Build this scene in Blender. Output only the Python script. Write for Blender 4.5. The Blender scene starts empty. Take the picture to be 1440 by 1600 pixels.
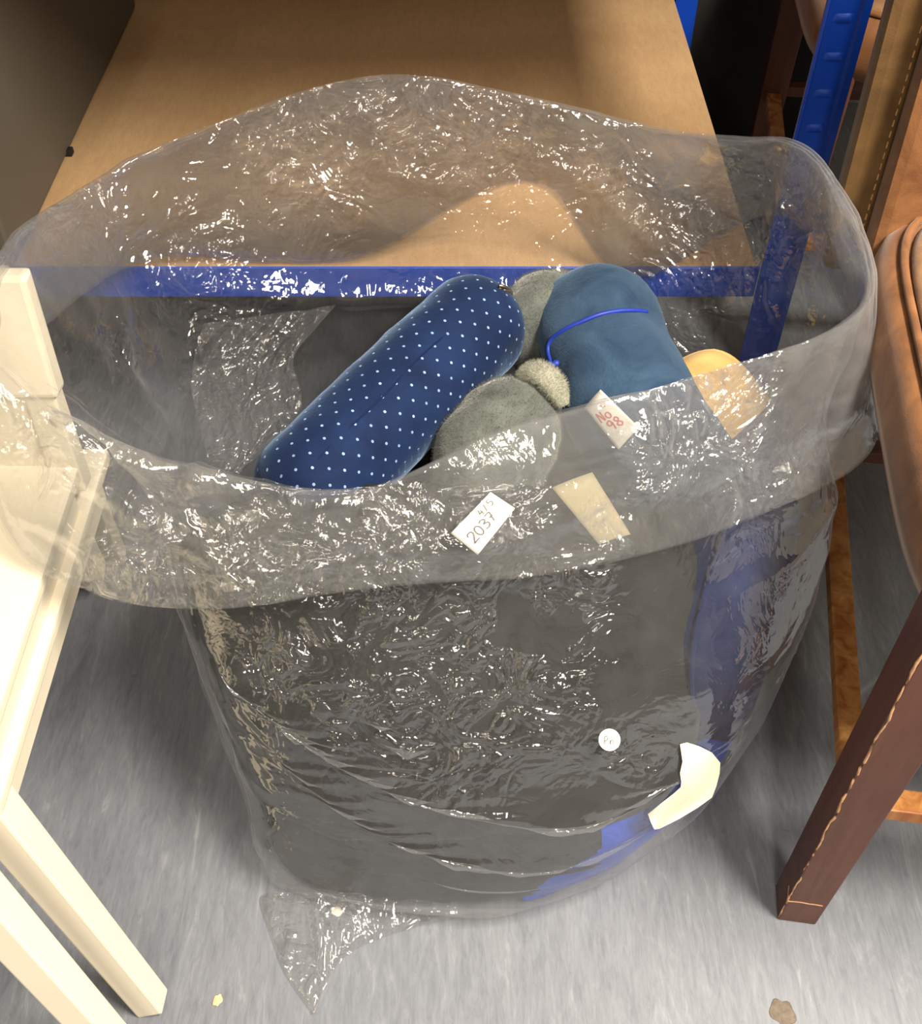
import bpy, bmesh, math, random
import numpy as np
from mathutils import Vector, Matrix
from mathutils.bvhtree import BVHTree

random.seed(7)
RNG = np.random.default_rng(11)
scn = bpy.context.scene
COL = scn.collection

# ------------------------------------------------------------------ camera
CAM_H, PITCH, FPX = 1.45, 48.0, 1700.0
cd = bpy.data.cameras.new('camera')
cam = bpy.data.objects.new('camera', cd)
COL.objects.link(cam)
cam.location = (0, 0, CAM_H)
cam.rotation_euler = (math.radians(90 - PITCH), 0, 0)
cd.sensor_fit = 'HORIZONTAL'
cd.sensor_width = 36.0
cd.lens = FPX / 1440.0 * 36.0
cd.clip_start = 0.02
scn.camera = cam

# ------------------------------------------------------------------ world, exposure
w = bpy.data.worlds.new('world')
scn.world = w
w.use_nodes = True
w.node_tree.nodes['Background'].inputs[0].default_value = (1.0, 0.93, 0.82, 1)
w.node_tree.nodes['Background'].inputs[1].default_value = 0.0
vs = scn.view_settings
vs.view_transform = 'Standard'
vs.look = 'None'
vs.exposure = 0.28
vs.gamma = 1.0
vs.use_curve_mapping = False
scn.cycles.transparent_max_bounces = 20
scn.cycles.max_bounces = 7

# ------------------------------------------------------------------ ceiling lights (fluorescent panels)
LIGHTS = [('ceiling_lamp_right_offscreen', (1.10, 0.15, 2.58), 0.34, 1.2, 150), ('ceiling_lamp_left_offscreen', (-0.95, -1.0, 2.58), 0.14, 1.2, 18),
          ('ceiling_lamp_behind_offscreen', (0.15, -1.6, 2.58), 0.14, 1.2, 42)]
def area(name, loc, sx, sy, power):
    ld = bpy.data.lights.new(name, 'AREA')
    ld.shape = 'RECTANGLE'; ld.size = sx; ld.size_y = sy
    ld.energy = power; ld.color = (1.0, 0.91, 0.77)
    lo = bpy.data.objects.new(name, ld)
    lo.location = loc
    COL.objects.link(lo)
for L in LIGHTS:
    area(*L)

# ------------------------------------------------------------------ pixel -> place
_cp, _sp = math.cos(math.radians(PITCH)), math.sin(math.radians(PITCH))
def ray(px, py):
    u = 800.0 - py
    return Vector((px - 720.0, FPX * _cp + u * _sp, -FPX * _sp + u * _cp))
def P(px, py, Y=None, z=None, X=None):
    r = ray(px, py)
    if Y is not None: s = Y / r.y
    elif z is not None: s = (z - CAM_H) / r.z
    else: s = X / r.x
    return Vector((r.x * s, r.y * s, CAM_H + r.z * s))

# ------------------------------------------------------------------ materials
def srgb(r, g, b):
    f = lambda c: (c / 255 / 12.92) if c / 255 <= 0.04045 else ((c / 255 + 0.055) / 1.055) ** 2.4
    return (f(r), f(g), f(b), 1)
class NT:
    def __init__(s, name):
        s.m = bpy.data.materials.new(name); s.m.use_nodes = True
        s.t = s.m.node_tree; s.t.nodes.clear()
        s.out = s.n('ShaderNodeOutputMaterial')
    def n(s, typ, **kw):
        nd = s.t.nodes.new(typ)
        for k, v in kw.items():
            if k.startswith('i_'):
                key = k[2:]
                key = int(key) if key.isdigit() else key.replace('_', ' ')
                nd.inputs[key].default_value = v
            else: setattr(nd, k, v)
        return nd
    def l(s, a, b): s.t.links.new(a, b)
    def coord(s, scale=(1, 1, 1), rot=(0, 0, 0), kind='Object'):
        tc = s.n('ShaderNodeTexCoord'); mp = s.n('ShaderNodeMapping')
        mp.inputs['Scale'].default_value = scale; mp.inputs['Rotation'].default_value = rot
        s.l(tc.outputs[kind], mp.inputs[0]); return mp.outputs[0]
    def noise(s, vec, scale, detail=4, rough=0.55, dist=0.0):
        nd = s.n('ShaderNodeTexNoise'); nd.inputs['Scale'].default_value = scale
        nd.inputs['Detail'].default_value = detail; nd.inputs['Roughness'].default_value = rough
        nd.inputs['Distortion'].default_value = dist
        s.l(vec, nd.inputs['Vector']); return nd.outputs['Fac']
    def ramp(s, fac, stops):
        r = s.n('ShaderNodeValToRGB'); e = r.color_ramp.elements
        while len(e) < len(stops): e.new(0.5)
        for q, (p, c) in zip(e, stops): q.position = p; q.color = c
        s.l(fac, r.inputs[0]); return r.outputs[0]
    def mix(s, fac, a, b, mode='MIX'):
        m = s.n('ShaderNodeMix', data_type='RGBA', blend_type=mode)
        for v, i in ((fac, 0), (a, 6), (b, 7)):
            if hasattr(v, 'is_linked'): s.l(v, m.inputs[i])
            else: m.inputs[i].default_value = v
        return m.outputs[2]
    def math(s, op, a, b=0.0, c=0.0):
        m = s.n('ShaderNodeMath', operation=op)
        for i, v in enumerate((a, b, c)):
            if hasattr(v, 'is_linked'): s.l(v, m.inputs[i])
            else: m.inputs[i].default_value = v
        return m.outputs[0]
    def bump(s, h, strength=0.3, dist=0.01):
        b = s.n('ShaderNodeBump'); b.inputs['Strength'].default_value = strength
        b.inputs['Distance'].default_value = dist
        s.l(h, b.inputs['Height']); return b.outputs[0]
    def pbr(s, col, rough=0.6, normal=None, sheen=0.0, spec=0.5, metal=0.0, sheen_tint=None):
        p = s.n('ShaderNodeBsdfPrincipled')
        if hasattr(col, 'is_linked'): s.l(col, p.inputs['Base Color'])
        else: p.inputs['Base Color'].default_value = col
        if hasattr(rough, 'is_linked'): s.l(rough, p.inputs['Roughness'])
        else: p.inputs['Roughness'].default_value = rough
        p.inputs['Specular IOR Level'].default_value = spec
        p.inputs['Metallic'].default_value = metal
        p.inputs['Sheen Weight'].default_value = sheen
        p.inputs['Sheen Roughness'].default_value = 0.4
        if sheen_tint: p.inputs['Sheen Tint'].default_value = sheen_tint
        if normal is not None: s.l(normal, p.inputs['Normal'])
        s.l(p.outputs[0], s.out.inputs[0]); return p

def mat_plain(name, rgb, rough=0.6, var=0.12, scale=30, bump=0.1, spec=0.4, metal=0.0):
    t = NT(name); c = t.coord(); nz = t.noise(c, scale, 5)
    d = tuple(v * (1 - var) for v in rgb[:3]) + (1,); h = tuple(min(1, v * (1 + var)) for v in rgb[:3]) + (1,)
    t.pbr(t.ramp(nz, [(0.3, d), (0.7, h)]), rough, t.bump(nz, bump, 0.004), spec=spec, metal=metal)
    return t.m
def mat_velvet(name, rgb, hi, scale=9, bump=0.35, sheen=0.6, tint=(1, 1, 1, 1), pile=260):
    t = NT(name); c = t.coord()
    a = t.noise(c, scale, 5, 0.6, 0.6); b = t.noise(c, pile, 3, 0.7)
    col = t.ramp(a, [(0.32, rgb), (0.68, hi)])
    h = t.math('MULTIPLY_ADD', b, 0.5, a)
    t.pbr(col, 0.85, t.bump(h, bump, 0.006), sheen=sheen, spec=0.15, sheen_tint=tint)
    return t.m

def mat_floor():
    t = NT('vinyl_floor'); c = t.coord(); s = t.coord((34, 5.5, 1), (0, 0, 0.10)); s2 = t.coord((150, 26, 1), (0, 0, -0.06))
    blot = t.noise(c, 2.2, 4, 0.6); streak = t.noise(s, 1.0, 9, 0.72, 1.6); fine = t.noise(s2, 1.0, 6, 0.7, 1.0)
    base = t.mix(blot, srgb(114, 119, 130), srgb(132, 134, 138))
    k = t.ramp(streak, [(0.30, (0.74, 0.74, 0.77, 1)), (0.46, (0.95, 0.95, 0.96, 1)), (0.58, (1.03, 1.03, 1.02, 1)), (0.66, (1.30, 1.29, 1.26, 1))])
    col = t.mix(1.0, base, k, 'MULTIPLY')
    k2 = t.ramp(fine, [(0.35, (0.86, 0.86, 0.88, 1)), (0.65, (1.10, 1.10, 1.09, 1))])
    col = t.mix(1.0, col, k2, 'MULTIPLY')
    specks = t.ramp(t.noise(c, 55, 2, 0.5), [(0.70, (0, 0, 0, 1)), (0.76, (1, 1, 1, 1))])
    col = t.mix(t.math('MULTIPLY', specks, 0.22), col, srgb(72, 66, 60))
    # pale scuffs
    sc = t.n('ShaderNodeTexVoronoi', feature='DISTANCE_TO_EDGE'); sc.inputs['Scale'].default_value = 2.6
    sc.inputs['Randomness'].default_value = 1.0
    wv = t.coord((1, 0.35, 1), (0, 0, 0.4)); t.l(wv, sc.inputs['Vector'])
    line = t.ramp(sc.outputs['Distance'], [(0.0, (1, 1, 1, 1)), (0.006, (0, 0, 0, 1))])
    brk = t.ramp(t.noise(c, 5, 3), [(0.55, (0, 0, 0, 1)), (0.62, (1, 1, 1, 1))])
    col = t.mix(t.math('MULTIPLY', t.math('MULTIPLY', line, brk), 0.3), col, srgb(205, 205, 205))
    t.pbr(col, t.math('MULTIPLY_ADD', streak, 0.25, 0.36), t.bump(streak, 0.08, 0.003), spec=0.4)
    return t.m
def mat_board():
    t = NT('fibreboard'); c = t.coord()
    big = t.noise(c, 3, 5, 0.6); fib = t.noise(t.coord((120, 30, 30)), 1, 4, 0.7); sp = t.noise(c, 420, 2, 0.6)
    col = t.ramp(big, [(0.3, srgb(176, 142, 104)), (0.7, srgb(196, 163, 122))])
    col = t.mix(1.0, col, t.ramp(fib, [(0.3, (0.9, 0.89, 0.88, 1)), (0.7, (1.06, 1.06, 1.05, 1))]), 'MULTIPLY')
    col = t.mix(1.0, col, t.ramp(sp, [(0.3, (0.86, 0.85, 0.84, 1)), (0.65, (1.05, 1.05, 1.05, 1))]), 'MULTIPLY')
    t.pbr(col, 0.62, t.bump(sp, 0.1, 0.001), spec=0.3)
    return t.m
def mat_suede(name, lo, hi, stain):
    t = NT(name); c = t.coord()
    a = t.noise(c, 14, 6, 0.62, 1.0); b = t.noise(c, 5, 3, 0.5, 0.6); g = t.noise(c, 600, 2, 0.6)
    col = t.ramp(a, [(0.3, lo), (0.7, hi)])
    col = t.mix(t.ramp(b, [(0.5, (0, 0, 0, 1)), (0.68, (0.75, 0.75, 0.75, 1))]), col, stain)
    t.pbr(col, 0.7, t.bump(t.math('MULTIPLY_ADD', g, 0.3, a), 0.25, 0.004), spec=0.25, sheen=0.25)
    return t.m
def mat_wood(name, lo, hi, rough=0.4):
    t = NT(name); c = t.coord((40, 40, 4)); a = t.noise(c, 1, 5, 0.6, 0.7)
    b = t.noise(t.coord(), 26, 4, 0.6)
    col = t.ramp(a, [(0.3, lo), (0.7, hi)])
    t.pbr(col, t.math('MULTIPLY_ADD', b, 0.3, rough - 0.15), t.bump(a, 0.12, 0.002), spec=0.4)
    return t.m
def mat_film(name, milk=0.05, rough=0.05):
    """clear polythene: clear transmission, thin surface reflection and a thin white haze, the same all over, deeper where the sheet is crossed at a slant"""
    t = NT(name); c = t.coord()
    n0 = t.noise(c, 11, 3, 0.55, 1.2); n1 = t.noise(c, 12, 2, 0.42, 2.6); n2 = t.noise(c, 52, 2, 0.5, 1.6); n3 = t.noise(c, 17, 3, 0.55, 1.2)
    ridge = lambda n: t.math('ABSOLUTE', t.math('SUBTRACT', n, 0.5))
    ca = t.n('ShaderNodeAttribute', attribute_name='crinkle')
    patch = t.math('MULTIPLY', ca.outputs['Fac'], t.ramp(n3, [(0.40, (0.02, 0.02, 0.02, 1)), (0.53, (1, 1, 1, 1))]))
    h = t.math('MULTIPLY', ridge(n1), 1.5)
    h = t.math('MULTIPLY_ADD', ridge(n2), 0.10, h)
    h = t.math('MULTIPLY', h, patch)
    h = t.math('MULTIPLY_ADD', ridge(n0), 0.16, h)
    nrm = t.bump(h, 1.0, 0.028)
    lw = t.n('ShaderNodeLayerWeight'); lw.inputs['Blend'].default_value = 0.35
    f = t.math('POWER', lw.outputs['Facing'], 2.6)
    g = t.math('MULTIPLY_ADD', f, 0.46, milk)
    fac = t.math('MINIMUM', t.math('MULTIPLY', g, t.math('MULTIPLY_ADD', n1, 1.0, 0.5)), 0.8)
    tr = t.n('ShaderNodeBsdfTransparent'); tr.inputs[0].default_value = (0.98, 0.98, 0.975, 1)
    df = t.n('ShaderNodeBsdfDiffuse'); df.inputs[0].default_value = (0.80, 0.82, 0.86, 1)
    tl = t.n('ShaderNodeBsdfTranslucent'); tl.inputs[0].default_value = (0.80, 0.82, 0.86, 1)
    t.l(nrm, df.inputs['Normal'])
    m0 = t.n('ShaderNodeMixShader'); m0.inputs[0].default_value = 0.45
    t.l(df.outputs[0], m0.inputs[1]); t.l(tl.outputs[0], m0.inputs[2])
    m1 = t.n('ShaderNodeMixShader'); t.l(fac, m1.inputs[0]); t.l(tr.outputs[0], m1.inputs[1]); t.l(m0.outputs[0], m1.inputs[2])
    gl = t.n('ShaderNodeBsdfGlossy'); gl.inputs['Roughness'].default_value = rough
    t.l(nrm, gl.inputs['Normal'])
    fr = t.n('ShaderNodeFresnel'); fr.inputs['IOR'].default_value = 1.5; t.l(nrm, fr.inputs['Normal'])
    frm = t.math('MINIMUM', t.math('MULTIPLY', fr.outputs[0], 2.0), 0.24)
    m2 = t.n('ShaderNodeMixShader'); t.l(frm, m2.inputs[0]); t.l(m1.outputs[0], m2.inputs[1]); t.l(gl.outputs[0], m2.inputs[2])
    t.l(m2.outputs[0], t.out.inputs[0])
    return t.m
def mat_dots():
    t = NT('navy_dotted_velvet'); c = t.coord()
    a = t.noise(c, 11, 4, 0.6, 0.5); pile = t.noise(c, 300, 2, 0.6)
    col = t.ramp(a, [(0.3, srgb(14, 26, 56)), (0.7, srgb(23, 42, 80))])
    uv = t.n('ShaderNodeUVMap', uv_map='UVMap'); sep = t.n('ShaderNodeSeparateXYZ'); t.l(uv.outputs[0], sep.inputs[0])
    s = 0.026
    def lattice(off):
        x = t.math('SUBTRACT', t.math('FRACT', t.math('ADD', t.math('DIVIDE', sep.outputs[0], s), off)), 0.5)
        y = t.math('SUBTRACT', t.math('FRACT', t.math('ADD', t.math('DIVIDE', sep.outputs[1], s), off)), 0.5)
        r = t.math('SQRT', t.math('ADD', t.math('MULTIPLY', x, x), t.math('MULTIPLY', y, y)))
        return t.math('LESS_THAN', r, 0.066)
    d = t.math('MAXIMUM', lattice(0.0), lattice(0.5))
    d = t.math('MULTIPLY', d, t.math('MULTIPLY_ADD', t.noise(c, 40, 2), 1.2, 0.25))
    col = t.mix(t.math('MINIMUM', d, 1.0), col, srgb(140, 170, 205))
    t.pbr(col, 0.8, t.bump(t.math('MULTIPLY_ADD', pile, 0.4, a), 0.3, 0.005), sheen=0.35, spec=0.15, sheen_tint=(0.45, 0.65, 1, 1))
    return t.m

M = {}
M['floor'] = mat_floor(); M['board'] = mat_board()
M['wall'] = mat_plain('painted_wall', srgb(150, 144, 132), 0.8, 0.04, 8, 0.05)
M['ceiling'] = mat_plain('ceiling_tile', srgb(225, 222, 214), 0.9, 0.03, 60, 0.1)
M['blue_metal'] = mat_plain('blue_powder_coat', srgb(10, 62, 170), 0.36, 0.05, 90, 0.04, 0.5)
M['beam_blue'] = M['blue_metal']
M['grey_panel'] = mat_plain('dark_grey_laminate', srgb(88, 82, 73), 0.6, 0.05, 5, 0.03)
M['white_paint'] = mat_plain('cream_white_paint', srgb(236, 226, 204), 0.38, 0.02, 12, 0.03)
M['suede'] = mat_suede('tan_suede', srgb(98, 61, 34), srgb(140, 95, 57), srgb(86, 53, 31))
M['seat_top'] = mat_suede('worn_tan_suede', srgb(120, 88, 58), srgb(168, 128, 90), srgb(98, 70, 48))
M['olive'] = mat_suede('olive_brown_suede', srgb(84, 60, 32), srgb(108, 80, 46), srgb(72, 50, 26))
M['thread'] = mat_plain('stitching', srgb(176, 132, 84), 0.8)
M['wood'] = mat_wood('mahogany_stain', srgb(80, 44, 30), srgb(102, 62, 46))
M['wood_worn'] = mat_wood('worn_orange_wood', srgb(138, 72, 26), srgb(206, 152, 88), 0.5)
M['raw_wood'] = mat_plain('bare_wood', srgb(204, 158, 116), 0.8, 0.2, 200)
M['film'] = mat_film('clear_polythene')
M['dots'] = mat_dots()
M['velvet'] = mat_velvet('blue_velvet', srgb(32, 50, 74), srgb(56, 80, 104), 12, 0.4, 0.3, (0.55, 0.75, 1, 1))
M['plush'] = mat_velvet('grey_plush', srgb(72, 76, 74), srgb(106, 110, 104), 22, 0.6, 0.5, (1, 1, 0.95, 1), 170)
M['plush_pale'] = mat_velvet('pale_plush', srgb(130, 130, 116), srgb(170, 168, 150), 40, 0.7, 0.5)
M['charcoal'] = mat_velvet('charcoal_fabric', srgb(26, 26, 26), srgb(38, 38, 37), 7, 0.3, 0.08)
M['black'] = mat_velvet('black_fabric', srgb(22, 22, 23), srgb(34, 33, 32), 10, 0.3, 0.08)
M['navy'] = mat_velvet('navy_fabric', srgb(12, 23, 58), srgb(20, 34, 78), 7, 0.3, 0.12, (0.5, 0.6, 1, 1))
M['royal'] = mat_velvet('royal_blue_fabric', srgb(36, 62, 160), srgb(56, 86, 190), 9, 0.3, 0.15, (0.6, 0.7, 1, 1))
M['tan'] = mat_velvet('tan_fabric', srgb(176, 140, 84), srgb(200, 166, 108), 9, 0.3, 0.1)
M['cord'] = mat_plain('blue_cord', srgb(30, 52, 150), 0.5)
M['steel'] = mat_plain('zip_metal', srgb(150, 140, 130), 0.3, 0.1, 60, 0.05, 0.5, 0.9)
M['paper'] = mat_plain('white_paper', srgb(240, 234, 224), 0.8, 0.03, 40, 0.05)
M['tape'] = mat_plain('cream_masking_tape', srgb(226, 216, 192), 0.75, 0.05, 30, 0.15)
M['cream_card'] = mat_plain('cream_card', srgb(232, 216, 176), 0.8, 0.05, 30, 0.1)
M['pencil'] = mat_plain('pencil_mark', srgb(96, 96, 100), 0.7)
M['red_ink'] = mat_plain('red_ink', srgb(214, 70, 60), 0.7)
M['dark'] = mat_plain('dark_rubber', srgb(28, 26, 24), 0.7)
M['chip'] = mat_plain('cork_chip', srgb(214, 190, 148), 0.8, 0.25, 220, 0.3)
M['stain'] = mat_plain('dried_spill', srgb(104, 92, 78), 0.6, 0.3, 120, 0.2)

# ------------------------------------------------------------------ mesh helpers
def mesh_obj(name, verts, faces, mat, parent=None, smooth=False, uv=None):
    me = bpy.data.meshes.new(name)
    me.from_pydata([tuple(v) for v in verts], [], [tuple(f) for f in faces])
    if uv is not None:
        l = me.uv_layers.new(name='UVMap')
        idx = np.empty(len(me.loops), dtype=np.int32); me.loops.foreach_get('vertex_index', idx)
        l.data.foreach_set('uv', np.asarray(uv, dtype=np.float32)[idx].ravel())
    me.materials.append(mat)
    if smooth: me.polygons.foreach_set('use_smooth', [True] * len(me.polygons))
    me.update()
    o = bpy.data.objects.new(name, me); COL.objects.link(o)
    if parent: o.parent = parent
    return o
def bm_obj(name, bm, mat, parent=None, smooth=False):
    bmesh.ops.recalc_face_normals(bm, faces=bm.faces)
    me = bpy.data.meshes.new(name); bm.to_mesh(me); bm.free()
    for m in (mat if isinstance(mat, (list, tuple)) else [mat]): me.materials.append(m)
    if smooth: me.polygons.foreach_set('use_smooth', [True] * len(me.polygons))
    o = bpy.data.objects.new(name, me); COL.objects.link(o)
    if parent: o.parent = parent
    return o
def tag(o, label=None, cat=None, group=None, kind=None):
    if label: o['label'] = label
    if cat: o['category'] = cat
    if group: o['group'] = group
    if kind: o['kind'] = kind
    return o
def empty(name, loc=(0, 0, 0), rz=0.0):
    o = bpy.data.objects.new(name, None); COL.objects.link(o)
    o.location = loc; o.rotation_euler = (0, 0, rz); o.empty_display_size = 0.05
    return o
def box(name, lo, hi, mat, parent=None, bev=0.0, seg=2):
    bm = bmesh.new(); bmesh.ops.create_cube(bm, size=1)
    for v in bm.verts:
        v.co = Vector([lo[i] + (v.co[i] + 0.5) * (hi[i] - lo[i]) for i in range(3)])
    if bev: bmesh.ops.bevel(bm, geom=bm.edges[:], offset=bev, segments=seg, profile=0.6, affect='EDGES')
    return bm_obj(name, bm, mat, parent)
def beam_between(name, a, b, sa, sb, mat, parent=None, bev=0.003, side=Vector((1, 0, 0))):
    """tapered rectangular bar: sa / sb = (width along side, depth) at each end"""
    a, b = Vector(a), Vector(b); d = (b - a).normalized()
    s = (side - d * side.dot(d)).normalized(); t = d.cross(s)
    bm = bmesh.new(); vs_ = []
    for p, (wd, dp) in ((a, sa), (b, sb)):
        for i, j in ((-1, -1), (1, -1), (1, 1), (-1, 1)):
            vs_.append(bm.verts.new(p + s * (i * wd / 2) + t * (j * dp / 2)))
    for f in ((0, 1, 2, 3), (7, 6, 5, 4), (0, 4, 5, 1), (1, 5, 6, 2), (2, 6, 7, 3), (3, 7, 4, 0)):
        bm.faces.new([vs_[i] for i in f])
    if bev: bmesh.ops.bevel(bm, geom=bm.edges[:], offset=bev, segments=2, profile=0.6, affect='EDGES')
    return bm_obj(name, bm, mat, parent)
def smooth_path(pts, n):
    p = np.array([tuple(q) for q in pts], float); k = len(p)
    t = np.linspace(0, k - 1, n); i = np.clip(t.astype(int), 0, k - 2); f = (t - i)[:, None]
    g = lambda j: p[np.clip(j, 0, k - 1)]
    p0, p1, p2, p3 = g(i - 1), g(i), g(i + 1), g(i + 2)
    return 0.5 * (2 * p1 + (p2 - p0) * f + (2 * p0 - 5 * p1 + 4 * p2 - p3) * f ** 2 + (3 * p1 - p0 - 3 * p2 + p3) * f ** 3)
def sweep(path, rad, seg=24, squash=1.0, up=Vector((0, 0, 1))):
    """tube: returns verts, faces, uv(metres)"""
    n = len(path); V, F, U = [], [], []; L = 0.0
    for i in range(n):
        d = Vector(path[min(i + 1, n - 1)] - path[max(i - 1, 0)]).normalized()
        s = d.cross(up).normalized(); t = s.cross(d)
        if i: L += float(np.linalg.norm(path[i] - path[i - 1]))
        for k in range(seg):
            a = 2 * math.pi * k / seg
            V.append(Vector(path[i]) + s * (math.cos(a) * rad[i]) + t * (math.sin(a) * rad[i] * squash))
            U.append((a * 0.065, L))
    for i in range(n - 1):
        for k in range(seg):
            k2 = (k + 1) % seg
            F.append((i * seg + k, i * seg + k2, (i + 1) * seg + k2, (i + 1) * seg + k))
    F.append(tuple(range(seg - 1, -1, -1))); F.append(tuple((n - 1) * seg + k for k in range(seg)))
    return V, F, U
def tube(name, pts, r, mat, parent=None, seg=8, n=None, ends=True):
    n = n or max(2, len(pts) * 6)
    path = smooth_path(pts, n) if len(pts) > 2 else np.array([tuple(p) for p in pts], float)
    V, F, U = sweep(path, [r] * len(path), seg)
    return mesh_obj(name, V, F, mat, parent, True)
# vectorised lattice noise
def vnoise(p, seed=0):
    p = np.asarray(p, float); i = np.floor(p).astype(np.int64); f = p - i; f = f * f * (3 - 2 * f)
    def h(a, b, c):
        n = (a * 374761393 + b * 668265263 + c * 2147483647 + seed * 974634777) & 0xffffffff
        n = ((n ^ (n >> 13)) * 1274126177) & 0xffffffff
        return ((n ^ (n >> 16)) & 0xffff) / 32767.5 - 1
    r = 0
    for dx in (0, 1):
        for dy in (0, 1):
            for dz in (0, 1):
                wgt = (f[..., 0] if dx else 1 - f[..., 0]) * (f[..., 1] if dy else 1 - f[..., 1]) * (f[..., 2] if dz else 1 - f[..., 2])
                r = r + wgt * h(i[..., 0] + dx, i[..., 1] + dy, i[..., 2] + dz)
    return r
def fbm(p, s, seed=0, o=3):
    return sum(vnoise(np.asarray(p) * s * 2 ** k, seed + k) * 0.5 ** k for k in range(o))

# ================================================================== THE SETTING
st = box('floor', (-3.5, -3.2, -0.06), (3.5, 2.9, 0.0), M['floor']); tag(st, kind='structure')
st = box('ceiling', (-3.5, -3.2, 2.62), (3.5, 2.9, 2.7), M['ceiling']); tag(st, kind='structure')
for nm, lo, hi in (('wall_back', (-3.5, 2.8, 0), (3.5, 2.9, 2.62)), ('wall_left', (-3.5, -3.2, 0), (-3.4, 2.8, 2.62)),
                   ('wall_right', (3.4, -3.2, 0), (3.5, 2.8, 2.62)), ('wall_front', (-3.4, -3.2, 0), (3.4, -3.1, 2.62))):
    tag(box(nm, lo, hi, M['wall']), kind='structure')

# ================================================================== SHELVING RACK
SH_Z, SH_Y = 0.45, 1.405          # top of the shelf board, front of the rack
RX0, RX1 = -1.02, 0.520
rack = tag(empty('shelving_rack', ((RX0 + RX1) / 2, 1.9, 0)),
           'blue steel boltless shelving rack with brown fibreboard shelves', 'shelving')
def rk(name, lo, hi, mat, bev=0.0):
    o = box(name, lo, hi, mat, None, bev); o.parent = rack; o.matrix_parent_inverse = rack.matrix_world.inverted(); return o
RD = 2.42
bpy.context.view_layer.update()
for z in (SH_Z, 1.09):
    xr = RX1 - 0.062 if z == SH_Z else RX1 - 0.01
    rk('shelf_board', (RX0 + 0.012, SH_Y + 0.008, z - 0.014), (xr, RD, z), M['board'], 0.002)
    # front and back beams: lip, web and lower flange
    for y0, sg in ((SH_Y, 1), (RD + 0.004, -1)):
        bm = bmesh.new()
        prof = [(0.0, 0.004), (0.003, 0.006), (0.006, 0.003), (0.004, -0.012), (0.004, -0.044), (0.024, -0.046), (0.024, -0.049), (0.0, -0.049)]
        ends = []
        for x in (RX0 + 0.03, xr + 0.004):
            ends.append([bm.verts.new((x, y0 + sg * p[0], z + p[1] - 0.002)) for p in prof])
        k = len(prof)
        for i in range(k): bm.faces.new((ends[0][i], ends[0][(i + 1) % k], ends[1][(i + 1) % k], ends[1][i]))
        bm.faces.new(ends[0][::-1]); bm.faces.new(ends[1])
        o = bm_obj('beam', bm, M['beam_blue']); o.parent = rack; o.matrix_parent_inverse = rack.matrix_world.inverted()
    for xs in (RX0 + 0.02, xr + 0.002):
        rk('side_rail', (xs - 0.004, SH_Y + 0.03, z - 0.050), (xs, RD - 0.03, z - 0.016), M['beam_blue'])
def post(x0, y0, sx, sy, name='upright'):
    """angle upright: front flange with rolled edges and pressed slots, plus side flange"""
    W, H = 0.058, 1.75
    bm = bmesh.new()
    # front flange as an extruded section with folded lips
    sec = [(0, 0), (0, -0.004), (0.004, -0.005), (0.007, 0.0), (W - 0.014, 0.0), (W - 0.010, -0.005), (W, -0.005), (W, 0.05), (W - 0.0025, 0.05),
           (W - 0.0025, 0.0), (W - 0.014, 0.0030), (0.006, 0.0030)]
    e = []
    for z in (0.0, H): e.append([bm.verts.new((x0 + sx * p[0], y0 + sy * p[1], z)) for p in sec])
    k = len(sec)
    for i in range(k): bm.faces.new((e[0][i], e[0][(i + 1) % k], e[1][(i + 1) % k], e[1][i]))
    bm.faces.new(e[0][::-1]); bm.faces.new(e[1])
    o = bm_obj(name, bm, M['blue_metal']); o.parent = rack; o.matrix_parent_inverse = rack.matrix_world.inverted()
    return o
def slots(up, x0, y0, zs):
    # pressed keyholes: a short raised hood above a sunken slot
    bm0 = bmesh.new()
    nx, nz = 9, 7; wv, hv = 0.026, 0.013
    g = [[None] * nx for _ in range(nz)]
    for j in range(nz):
        for i in range(nx):
            u, v = i / (nx - 1) * 2 - 1, j / (nz - 1) * 2 - 1
            b = max(0, 1 - abs(u) ** 4) * max(0, 1 - v * v) * (0.4 + 0.6 * (u + 1) / 2)
            g[j][i] = bm0.verts.new((u * wv / 2, -0.0042 * b, v * hv / 2))
    for j in range(nz - 1):
        for i in range(nx - 1): bm0.faces.new((g[j][i], g[j][i + 1], g[j + 1][i + 1], g[j + 1][i]))
    bmesh.ops.recalc_face_normals(bm0, faces=bm0.faces)
    me = bpy.data.meshes.new('pressed_slot'); bm0.to_mesh(me); bm0.free(); me.materials.append(M['blue_metal'])
    me.polygons.foreach_set('use_smooth', [True] * len(me.polygons))
    for z in zs:
        s = bpy.data.objects.new('pressed_slot', me); COL.objects.link(s)
        s.parent = up; s.matrix_parent_inverse = up.matrix_world.inverted(); s.matrix_world = Matrix.Translation((x0, y0, z))
upR = post(RX1 - 0.058, SH_Y - 0.004, 1, 1)
bpy.context.view_layer.update()
slots(upR, RX1 - 0.031, SH_Y - 0.0038, [0.535 + 0.0505 * k for k in range(-9, 22)])
post(RX0 + 0.058, SH_Y - 0.004, -1, 1)
post(RX1, RD + 0.012, -1, -1); post(RX0, RD + 0.012, 1, -1)

tk = tag(empty('added_dark_trunk', (0.66, 2.6, 0)), 'black trunk added to darken the unlit gap behind the rack', 'trunk')  # made-up dark object, stands in for the unlit space behind the rack
for nm, lo, hi in (('body', (-0.2, -0.14, 0), (0.19, 0.16, 0.62)), ('lid', (-0.205, -0.145, 0.625), (0.195, 0.165, 0.72))):
    box(nm, lo, hi, M['dark'], tk, 0.01)
box('clasp', (-0.02, -0.152, 0.58), (0.02, -0.144, 0.66), M['steel'], tk, 0.002)
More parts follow.
